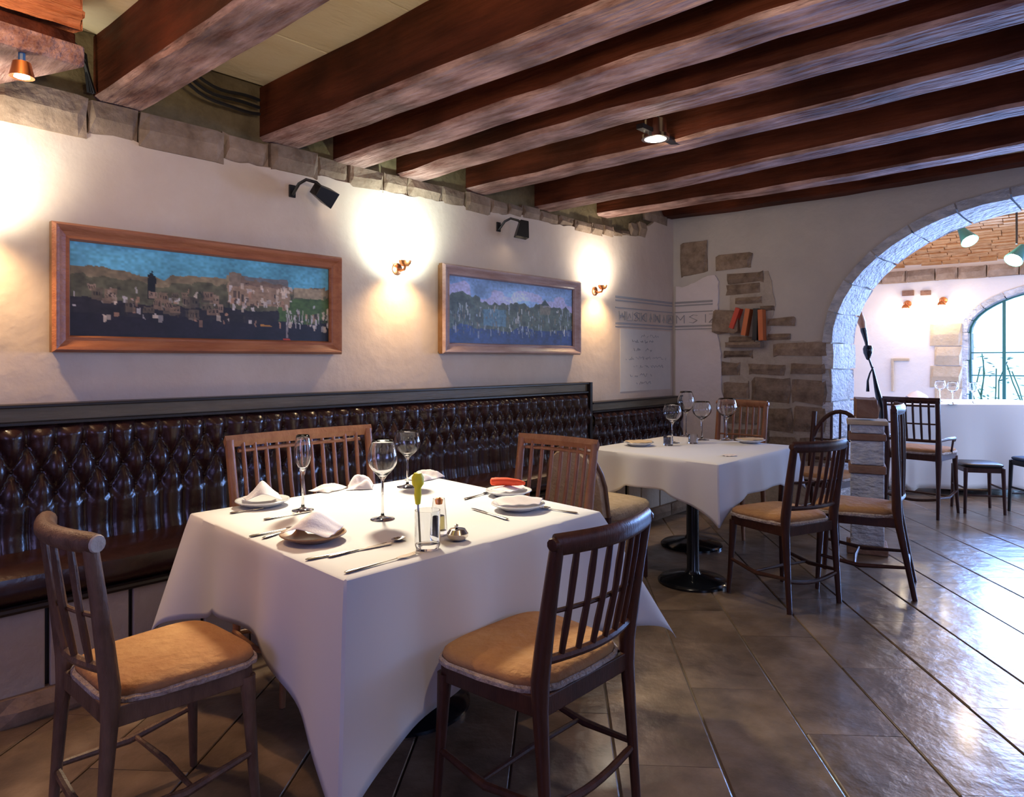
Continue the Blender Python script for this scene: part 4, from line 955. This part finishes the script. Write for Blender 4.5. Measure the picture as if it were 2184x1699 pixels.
# ================================================================== tables and cloths
def drape(corners, ztop, hem, cflap, lab, seed, cw=0.34, out=0.02, cout=0.10, bumps=0.012):
    """tablecloth over a quadrilateral top (corners counter-clockwise); hem = drop along the sides, cflap = drop at the corners"""
    C = [Vector((a, b, 0)) for a, b in corners]; ctr = sum(C, Vector())/4; rr = random.Random(seed)
    def pos(par):     # perimeter parameter -> point, edge index, distance to nearer corner, outward normal
        i = int(par) % 4; f = par-int(par); p = C[i]; q = C[(i+1) % 4]; L = (q-p).length
        d = min(f, 1-f)*L; e = (q-p).normalized(); n = Vector((e.y, -e.x, 0))
        if n.dot(p-ctr) < 0: n = -n
        near = i if f < .5 else (i+1) % 4
        return p.lerp(q, f), d, n, near, i, f
    NP = 70; params = []
    for i in range(4):
        for k in range(NP):
            f = k/NP; f = 0.5-0.5*math.cos(PI*f); params.append(i+f)
    rows = []; NR = 16
    ph = [rr.uniform(0, 6) for _ in range(8)]
    for r in range(NR+1):
        s = r/NR; ring = []
        for par in params:
            p, d, n, near, i, f = pos(par)
            cwn = cw[near] if isinstance(cw, (list, tuple)) else cw
            k = max(0.0, 1-d/cwn); kk = k*k*(3-2*k)
            drop = (hem[i] if isinstance(hem, (list, tuple)) else hem)
            fl = cflap[near] if isinstance(cflap, (list, tuple)) else cflap
            # blend hems of both edges at the corner
            dr = drop*(1-kk) + fl*(k**1.15*0.85+kk*0.15) if fl > drop else drop
            diag = (C[near]-ctr).normalized()
            co = cout[near] if isinstance(cout, (list, tuple)) else cout
            o_ = out*s + bumps*s*math.sin(6*PI*f+ph[i])*(1-k)*(1.2) + bumps*.6*s*math.sin(15*f+ph[i+4])*(1-k)
            # valley on both sides of the corner cone
            o_ -= 0.035*s*math.exp(-((d-cwn*0.55)/(cwn*0.25))**2)
            q = p + n*o_*(1-kk) + diag*(co*s*kk)
            if r == 0: q = p
            edge_r = 0.012
            for cr_ in (0.46,):
                q = q + n*(0.004*math.exp(-((f-cr_)/0.006)**2))*min(1, s*6)
            z = ztop - dr*s
            if 0 < s: q = q + n*edge_r*(1-math.exp(-s*30))*(1-kk*.4)
            ring.append((q.x, q.y, z))
        rows.append(ring)
    # rounded shoulder
    shoulder = []
    for j, par in enumerate(params):
        p, d, n, near, i, f = pos(par); shoulder.append((p.x+n.x*0.006, p.y+n.y*0.006, ztop-0.004))
    rows = [rows[0], shoulder] + rows[1:]
    m = len(params); vs = [v for R in rows for v in R]; fs = []
    for a in range(len(rows)-1):
        for j in range(m): b = a*m+j; c = a*m+(j+1) % m; fs.append((b, c, c+m, b+m))
    mb = MB(); mb.add(vs, fs)
    # top surface as concentric rings to the centre
    inner = [rows[0]]
    for t_ in (0.9, 0.6, 0.3, 0.02):
        inner.append([(ctr.x+(v[0]-ctr.x)*t_, ctr.y+(v[1]-ctr.y)*t_, ztop) for v in rows[0]])
    vs = [v for R in inner for v in R]; fs = []
    for a in range(len(inner)-1):
        for j in range(m): b = a*m+j; c = a*m+(j+1) % m; fs.append((b, b+m, c+m, c))
    fs.append(tuple(range(4*m, 5*m))); mb.add(vs, fs)
    mb.v = [(a-ctr.x, b-ctr.y, c) for a, b, c in mb.v]
    o = mb.build('tablecloth', cloth_m, smooth=True, loc=(ctr.x, ctr.y, 0))
    sm = o.modifiers.new('thickness', 'SOLIDIFY'); sm.thickness = 0.002; sm.offset = -1
    return tag(o, lab, 'tablecloth', None), ctr
def table(name, lab, corners, ztop, pedestals, shrink=0.03):
    C = [Vector((a, b, 0)) for a, b in corners]; ctr = sum(C, Vector())/4
    t = thing(name, lab, 'table', (ctr.x, ctr.y, 0))
    poly = [((v-ctr)*(1-shrink)).xy for v in C]
    MB().prism([tuple(p) for p in poly], ztop-0.035, ztop-0.006, 'z').build('tabletop', wood_chair, t)
    for (a, b, r) in pedestals:
        a -= ctr.x; b -= ctr.y
        MB().lathe([(r, 0.0), (r, 0.012), (r*0.92, 0.026), (r*0.5, 0.042), (0.05, 0.055), (0.036, 0.08), (0.036, ztop-0.10), (0.055, ztop-0.036)], 36, c=(a, b, 0)).build('pedestal', black_gloss, t, smooth=True)
    return t
T1 = [(1.15, 1.645), (2.335, 1.63), (2.46, 2.80), (1.24, 2.80)]
table('dining_table', 'big square dining table under the front white cloth', T1, 0.742, [(1.8, 2.2, 0.27)])
drape(T1, 0.75, [0.38, 0.24, 0.24, 0.30], [0.66, 0.50, 0.28, 0.49], 'white tablecloth on the big front table, corner nearly touching the floor', 1, cw=[0.46, 0.34, 0.3, 0.30], cout=[0.07, 0.30, 0.05, 0.16])
T2 = [(3.85, 1.86), (5.05, 1.85), (5.05, 2.86), (3.97, 2.86)]
table('dining_table', 'second dining table with round black pedestal base', T2, 0.742, [(3.97, 2.08, 0.21), (4.75, 2.5, 0.22)])
drape(T2, 0.75, [0.22, 0.24, 0.22, 0.20], [0.36, 0.30, 0.24, 0.42], 'white tablecloth with pointed corner on the second table', 2, cw=0.36, cout=[0.03, 0.06, 0.05, 0.05])
# back room table, front edge facing the camera
def R3(l, z): return Vector((z*c_ + l*s_, z*s_ - l*c_, 0))
T3 = [tuple(R3(3.95, 7.0).xy), tuple(R3(5.3, 6.75).xy), tuple(R3(5.3, 7.9).xy), tuple(R3(4.1, 8.0).xy)]
T3 = [(7.75, 1.55), (8.25, 0.25), (9.35, 0.60), (8.85, 2.0)]
T3 = [tuple(R3(3.85, 7.15).xy), tuple(R3(5.6, 7.05).xy), tuple(R3(5.6, 8.0).xy), tuple(R3(4.0, 8.1).xy)]
table('dining_table', 'bright back room table under a long cloth', T3, 0.902, [(sum(a for a, b in T3)/4, sum(b for a, b in T3)/4, 0.25)])
drape(T3, 0.91, 0.84, 0.86, 'long sunlit white tablecloth on the back room table', 3, cw=0.2, cout=0.03, bumps=.02)

# ================================================================== tableware
def glass_mb(bowl_r, bowl_h, stem_h, base_r, rim_r, th=0.0014):
    z0 = stem_h+0.006
    outp = [(0.0, 0.0), (base_r, 0.0), (base_r, 0.0018), (base_r*0.5, 0.004), (0.006, 0.010), (0.0036, 0.02), (0.0034, z0-0.012), (0.006, z0-0.003)]
    body = []
    for i in range(1, 13):
        t = i/12; 
        r = bowl_r*math.sin(min(1, t*1.9)*PI/2)**0.8
        if t > 0.5: r = bowl_r + (rim_r-bowl_r)*((t-.5)/.5)**1.7
        body.append((max(r, 0.006), z0 + bowl_h*t))
    inn = [(max(r-th, 0.001), z+0.001) for r, z in reversed(body[1:])] + [(0.0, z0+0.006)]
    return MB().lathe(outp+body+inn, 28)
def put_glass(mesh, label, p, name='wine_glass', group=None, s=1.0):
    o = inst(name, mesh, None, p, (0, 0, 0), (s, s, s)); tag(o, label, 'glass', group); return o
flute = glass_mb(0.026, 0.115, 0.105, 0.032, 0.019).mesh('champagne_flute', glass, 'all')
goblet = glass_mb(0.045, 0.115, 0.115, 0.036, 0.030).mesh('wine_glass', glass, 'all')
balloon = glass_mb(0.047, 0.092, 0.095, 0.036, 0.036).mesh('wine_glass', glass, 'all')
small_g = glass_mb(0.034, 0.075, 0.078, 0.030, 0.027).mesh('wine_glass', glass, 'all')
ZT = 0.7505
def tp(px_, py_, z=ZT): p = on_z(px_, py_, 0.75); p.z = z; return p
put_glass(flute, 'tall champagne flute on the left of the big table', tp(646, 1088), 'champagne_flute', s=1.33)
put_glass(goblet, 'large tulip wine glass standing in the middle of the big table', tp(816, 1107), s=1.27)
put_glass(balloon, 'round balloon wine glass at the back of the big table', tp(869, 1038), s=1.38)
# tumblers / cruets
tum = MB().lathe([(0.0, 0.0), (0.027, 0.0), (0.030, 0.01), (0.030, 0.085), (0.0285, 0.085), (0.028, 0.014), (0.0, 0.012)], 20).mesh('tumbler', glass, True)
cruet = MB().lathe([(0.0, 0.0), (0.024, 0.0), (0.026, 0.01), (0.022, 0.06), (0.018, 0.09), (0.0165, 0.09), (0.020, 0.058), (0.023, 0.012), (0.0, 0.010)], 18).mesh('cruet', glass, True)
o = inst('tumbler', tum, None, tp(912, 1170), scale=(1.35,1.35,1.45)); tag(o, 'short glass jar by the front edge of the big table', 'glass', None)
st = thing('glass_cruet', 'slender glass cruet with stopper behind the jar', 'cruet', tp(936, 1140)); st.scale = (1.2,)*3
inst('bottle_body', cruet, st, scale=(.95, .95, 1.15)); MB().lathe([(0.0, .085), (0.010, .088), (0.012, .10), (0.005, .106), (0.0, .108)], 12).build('stopper', copper, st, smooth=True)
MB().lathe([(0.0, 0.014), (0.017, 0.014), (0.016, 0.055), (0.0, 0.056)], 14).build('oil', mat('olive_oil', (0.62, 0.52, 0.22), 0.1, trans=0.85), st, smooth=True)
st = thing('yellow_flower', 'yellow flower on a pale stem standing in the glass jar', 'flower', tp(896, 1166)); st.scale = (1.2, 1.2, 1.12)
MB().tube([(0.0, 0.0, 0.016), (-0.004, 0, 0.07), (-0.008, 0, 0.13)], 0.003, 8).build('stem', china, st, smooth=True)
MB().lathe([(0.0, 0.12), (0.007, 0.125), (0.010, 0.15), (0.009, 0.17), (0.016, 0.182), (0.017, 0.20), (0.010, 0.213), (0.0, 0.209)], 14, c=(-0.008, 0, 0)).build('bloom', yellow_m, st, smooth=True)
# squat silver/glass bowl
st = thing('sugar_bowl', 'squat shiny sugar bowl with knob beside the glass jar', 'bowl', tp(976, 1152))
MB().lathe([(0.0, 0.0), (0.02, 0.0), (0.034, 0.012), (0.036, 0.024), (0.026, 0.038), (0.0, 0.044)], 20).build('bowl_body', silver, st, smooth=True)
MB().lathe([(0.0, 0.042), (0.006, 0.044), (0.007, 0.052), (0.0, 0.056)], 10, c=(-0.006, 0, 0)).build('knob', silver, st, smooth=True)

def plate_mb(r):
    return MB().lathe([(0.0, 0.002), (r*0.55, 0.0), (r*0.62, 0.003), (r*0.95, 0.016), (r, 0.019), (r*0.985, 0.0215), (r*0.93, 0.019), (r*0.6, 0.007), (0.0, 0.006)], 32)
plate_me = plate_mb(0.085).mesh('plate', china, 'all')
plate_dark = plate_mb(0.085).mesh('plate', mat('brown_glazed_stoneware', (0.30, 0.16, 0.08), 0.3), 'all')
def plate(label, p, s=1.0, me=plate_me):
    s *= 1.28 if p.x < 3 else 1.0
    o = inst('plate', me, None, p, scale=(s, s, s)); return tag(o, label, 'plate', None)
def napkin(label, p, rz, w=0.12, d=0.10, h=0.05, m=napkin_m, kind='fold', s=1.0):
    if p.x < 3: w, d, h = w*1.3, d*1.3, h*1.3
    if kind == 'fold' and p.x < 3: p = p + Vector((0, 0, .009))
    mb = MB(); n = 10
    if kind == 'fold':      # a folded peak lying on the plate
        P = []
        for i in range(n+1):
            u = i/n*2-1; row = []
            for j in range(n+1):
                v = j/n*2-1
                z = h*max(0, 1-abs(v+0.15*u))**1.1*(0.45+0.55*(1-abs(u)**1.6)) + 0.004 + 0.003*math.sin(9*u+5*v)
                row.append((u*w/2*(1-0.25*abs(v)), v*d/2, z))
            P.append(row)
    else:                   # crumpled
        rr = random.Random(int(p.x*1000)); P = []
        for i in range(n+1):
            row = []
            for j in range(n+1):
                u = i/n*2-1; v = j/n*2-1; e = max(0, 1-max(abs(u), abs(v))**3)
                row.append((u*w/2+rr.uniform(-.006, .006), v*d/2+rr.uniform(-.006, .006), 0.003+e*(h*(0.55+0.45*math.sin(5*u+3*v)) + rr.uniform(-.006, .006))))
            P.append(row)
    mb.grid(P); o = mb.build('napkin', m, None, smooth='all', loc=p, rot=(0, 0, rz)); sm = o.modifiers.new('t', 'SOLIDIFY'); sm.thickness = 0.002
    sb = o.modifiers.new('sub', 'SUBSURF'); sb.levels = 1; sb.render_levels = 1
    return tag(o, label, 'napkin', None)
def cutlery(kind, label, p, q, bigger=1.0):
    """a fork, knife or spoon from handle end p to tip q on the cloth"""
    p = Vector(p); q = Vector(q); L = (q-p).length; a = math.atan2(q.y-p.y, q.x-p.x)
    mb = MB(); z = 0.004
    mb.tube([(0, 0, z), (0.01, 0, z), (L*0.3, 0, z), (L*0.55, 0, z+.001), (L*0.70, 0, z+.002)], [0.004, 0.0085, 0.006, 0.003, 0.003], 8, flat=1, up=(0,1,0))
    mb.v = [(x_, y_, z+(zz-z)*0.4) for x_, y_, zz in mb.v]
    k0 = len(mb.v)
    if kind == 'spoon':
        mb2 = MB().lathe([(0.0, -0.006), (0.010, -0.004), (0.0165, 0.0), (0.018, 0.002), (0.015, 0.001), (0.009, -0.002), (0.0, -0.004)], 16)
        mb.add([(x_*1.6+L*0.86, y_, zz+0.007) for x_, y_, zz in mb2.v], mb2.f)
    elif kind == 'fork':
        mb.add([(L*.70, -.004, z), (L*.78, -.011, z), (L*.84, -.011, z), (L*.84, .011, z), (L*.78, .011, z), (L*.70, .004, z)] + [(a_, b_, z+.0025) for a_, b_ in ((L*.70, -.004), (L*.78, -.011), (L*.84, -.011), (L*.84, .011), (L*.78, .011), (L*.70, .004))],
               [(5,4,3,2,1,0), (6,7,8,9,10,11)] + [(i, (i+1)%6, (i+1)%6+6, i+6) for i in range(6)])
        for k in range(4): mb.bar((L*.83, -.0095+k*.0063, z+.001), (L, -.009+k*.006, z+.003), 0.0028, 0.002)
    else:
        pl_ = [(L*.55, -.004), (L*.70, -.009), (L*.95, -.008), (L, 0.004), (L*.95, .006), (L*.55, .005)]
        mb.prism(pl_, z-.001, z+.0015, 'z')
    o = mb.build(kind, silver, None, smooth=True, loc=(p.x, p.y, ZT), rot=(0, 0, a)); return tag(o, label, kind, None)
pA = tp(668, 1152); plate('brown-rimmed plate at the near left place of the big table', pA, 1.0, plate_dark)
napkin('large folded white napkin on the brown-rimmed plate', pA+Vector((0, 0, .018)), 0.6, 0.15, 0.13, 0.055)
cutlery('knife', 'knife right of the brown-rimmed plate', tp(652, 1196), tp(838, 1160))
cutlery('spoon', 'large serving spoon pointing at the glass jar', tp(700, 1190), tp(872, 1148))
cutlery('fork', 'fork along the front edge of the big table', tp(735, 1224), tp(890, 1182))
cutlery('fork', 'fork left of the brown-rimmed plate', tp(532, 1146), tp(640, 1124))
cutlery('spoon', 'spoon left of the brown-rimmed plate, beyond the fork', tp(560, 1150), tp(650, 1122))
pB = tp(560, 1078); plate('white plate at the far left corner of the big table', pB)
napkin('pink-white peaked napkin on the far left plate', pB+Vector((0, 0, .018)), 1.2, 0.13, 0.11, 0.06)
cutlery('fork', 'fork in front of the far left plate', tp(490, 1096), tp(560, 1086))
cutlery('knife', 'knife lying between flute and far left plate', tp(562, 1110), tp(668, 1090))
napkin('crumpled napkin at the back edge behind the flute', tp(700, 1044), 0.3, 0.12, 0.09, 0.02, kind='crumple')
napkin('balled white napkin behind the tulip glass', tp(768, 1040), 0.9, 0.10, 0.09, 0.05, kind='crumple')
napkin('crumpled napkin at the back behind the balloon glass', tp(905, 1020), 0.2, 0.14, 0.10, 0.035, kind='crumple')
pC = tp(1085, 1056); plate('white plate at the far right back place', pC, 0.95)
o = MB().tube([(-.075, 0, 0), (-.07, 0, 0), (-.05, 0, 0), (0, 0, 0), (.05, 0, -.004), (.08, 0, -.008)], [0.008, .016, .0185, .018, .014, 0.006], 14).build('rolled_cloth', red_m, None, smooth=True, loc=pC+Vector((-.01, 0, .062)), rot=(0, 0, YAW-PI/2)); tag(o, 'bright orange-red roll lying on the far right plate', 'rolled cloth')
napkin('small white napkin under the orange-red roll', pC+Vector((0.0, 0, .018)), 0.2, 0.15, 0.08, 0.012)
pD = tp(1105, 1086); plate('white plate at the right place of the big table', pD, 1.0)
napkin('beige folded napkin on the right plate', pD+Vector((0, 0, .018)), -0.75, 0.16, 0.10, 0.022)
cutlery('fork', 'fork left of the far right plate', tp(990, 1066), tp(1048, 1050))
cutlery('knife', 'knife left of the right plate', tp(1084, 1110), tp(1006, 1086))
cutlery('spoon', 'spoon right of the right plate', tp(1232, 1096), tp(1150, 1084))
# second table
for k, (a, b, me, s, lab, h_) in enumerate([(1463, 930, goblet, 1.50, 'tallest wine glass on the second table', 0), (1497, 938, balloon, 1.50, 'wine glass right of the tallest one on the second table', 0),
        (1434, 944, balloon, 1.45, 'lowest wine glass at the left of the cluster on the second table', 0), (1550, 938, balloon, 1.62, 'wine glass standing alone at the right on the second table', 0)]):
    p = on_z(a, b, 0.75); p.z = ZT; put_glass(me, lab, p, s=s)
for k, (a, b) in enumerate(((1425, 950), (1478, 946))):
    o = inst('tumbler', tum, None, tp(a, b), scale=(1.1, 1.1, .8)); tag(o, ['short tumbler at the left foot of the glasses, second table', 'short tumbler between the glasses, second table'][k], 'glass')
pE = tp(1362, 950); plate('plate near the left edge of the second table', pE, 1.25); napkin('beige folded napkin on the left plate, second table', pE+Vector((0, 0, .022)), -0.7, 0.2, 0.14, 0.015, m=mat('beige_napkin', (0.62, 0.45, 0.28), .85))
pF = tp(1600, 944); plate('plate near the right edge of the second table', pF, 1.25); napkin('cream napkin on the right plate, second table', pF+Vector((0, 0, .022)), -0.7, 0.2, 0.14, 0.012, m=MATS['beige_napkin'])
napkin('small pale menu folded by the lone glass, second table', tp(1556, 972), -0.7, 0.10, 0.06, 0.01)
# back room table
def bp3(a, b): p = on_z(a, b, 0.91); p.z = 0.9105; return p
for k, (a, b, s) in enumerate(((2005, 856, 1.15), (2032, 862, 1.15), (2075, 860, 1.1))):
    put_glass(balloon, ['wine glass on the bright back table, left of three', 'wine glass on the bright back table, middle of three', 'wine glass on the bright back table, right of three'][k], bp3(a, b), s=s)
napkin('peaked cream napkin behind the archway chair', bp3(1955, 853), -.7, 0.24, 0.18, 0.11, m=napkin_m)

# ================================================================== odds and ends by the arch
# books in the broken masonry
b0 = on_x(1592, 690, XE-0.10)
shelf_z = on_x(1600, 727, XE-0.06).z
for k, (a, y0_, y1_, m, tl, lab) in enumerate([(1562, 655, 700, book_red, 0.35, 'red book leaning left in the broken stonework'), (1588, 658, 715, book_orange, 0.18, 'orange book beside the leaning red one'),
        (1612, 658, 725, book_black, 0.04, 'thin black book between the orange ones'), (1626, 660, 726, book_orange, -0.03, 'orange book at the right end of the row in the stonework')]):
    p = on_x(a, y0_, XE-0.06); q = on_x(a, y1_, XE-0.06); h_ = p.z-q.z
    t = thing('book', lab, 'book', (XE-0.05, (p.y+q.y)/2, q.z), 0, 'books in the stonework'); t.rotation_euler = (tl, 0, 0)
    MB().box((-0.045, -0.022, 0), (0.035, -0.018, h_)).box((-0.045, 0.018, 0), (0.035, 0.022, h_)).box((-0.048, -0.022, 0), (-0.044, 0.022, h_)).build('cover', m, t, bevel=0.002)
    MB().box((-0.042, -0.018, 0.003), (0.032, 0.018, h_-0.004)).build('pages', base_m if m is not book_black else book_black, t)
p = on_x(1600, 730, XE-0.03); MB_ = rock(0.34, 0.05, 0.12, 0.1, 900).build('stone', stone_end, we, loc=(XE-0.05, on_x(1592, 728, XE).y, shelf_z-0.033), rot=(0, 0, PI/2+PI))
# striped stone pedestal
t = thing('stone_pedestal', 'banded pale and brown stone pedestal before the arch jamb', 'pedestal', (5.44, 1.50, 0), 0.3)
MB().box((-.13, -.13, 0), (.13, .13, .06)).build('plinth', terra, t, bevel=.008)
z = 0.06
for k, h_ in enumerate([.22, .06, .22, .06, .17, .05, .06]):
    s_2 = 0.105 if k % 2 == 0 else 0.118
    MB().box((-s_2, -s_2, z), (s_2, s_2, z+h_-.002)).build('pale_course' if k % 2 == 0 else 'brown_band', arch_m if k % 2 == 0 else terra, t, bevel=.008); z += h_
MB().box((-.13, -.13, z), (.13, .13, z+.03)).build('cap', quoin_m, t, bevel=.008)
zt = z+.03
o = rock(0.17, 0.13, 0.15, .2, 31).build('terracotta_stone', terra, None, loc=(5.44, 1.50, zt+.085), rot=(0, 0, .4)); tag(o, 'rough reddish stone lump on top of the banded pedestal', 'stone')
# leaning ornamental iron stand in the arch
t = thing('ornamental_stand', 'slender dark ornamental stand with a bulb knob leaning by the arch jamb', 'stand', (0, 0, 0))
zz = 6.75
def sp(a, b, dep): l = (a-CX)/F*dep; return R3(l, dep) + Vector((0, 0, H+(CY-b)/F*dep))
P = [sp(1833, 668, zz), sp(1842, 705, zz), sp(1848, 730, zz), sp(1852, 762, zz), sp(1862, 790, zz-.05), sp(1870, 830, zz-.1), sp(1880, 870, zz-.15), sp(1888, 960, zz-.2)]
foot = P[-1].copy(); foot.z = 0.0; P.append(foot+Vector((0.03, 0, 0)))
MB().tube(P, [0.012, 0.028, 0.016, 0.008, 0.010, 0.022, 0.035, 0.024, 0.03], 10).build('pole', black_gloss, t, smooth=True)
MB().tube([P[0]+Vector((0, 0, .03)), P[0].lerp(P[1], .5), P[1]], [0.018, .036, 0.02], 10).build('upper_scroll', wood_orange, t, smooth=True)
MB().lathe([(0.0, -.09), (0.014, -.08), (0.040, -.02), (0.045, .02), (0.034, .05), (0.0, .055)], 14, c=sp(1851, 748, zz)).build('knob', black_gloss, t, smooth=True)
c9 = sp(1862, 812, zz-.07); MB().tube([c9+Vector((-.05*s_, .05*c_, -.10)), c9+Vector((-.05*s_, .05*c_, 0)), c9+Vector((-.03*s_, .03*c_, .07)), c9+Vector((0, 0, .13))], [.016, .010, .008, .006], 8).build('bracket', black_gloss, t, smooth=True)
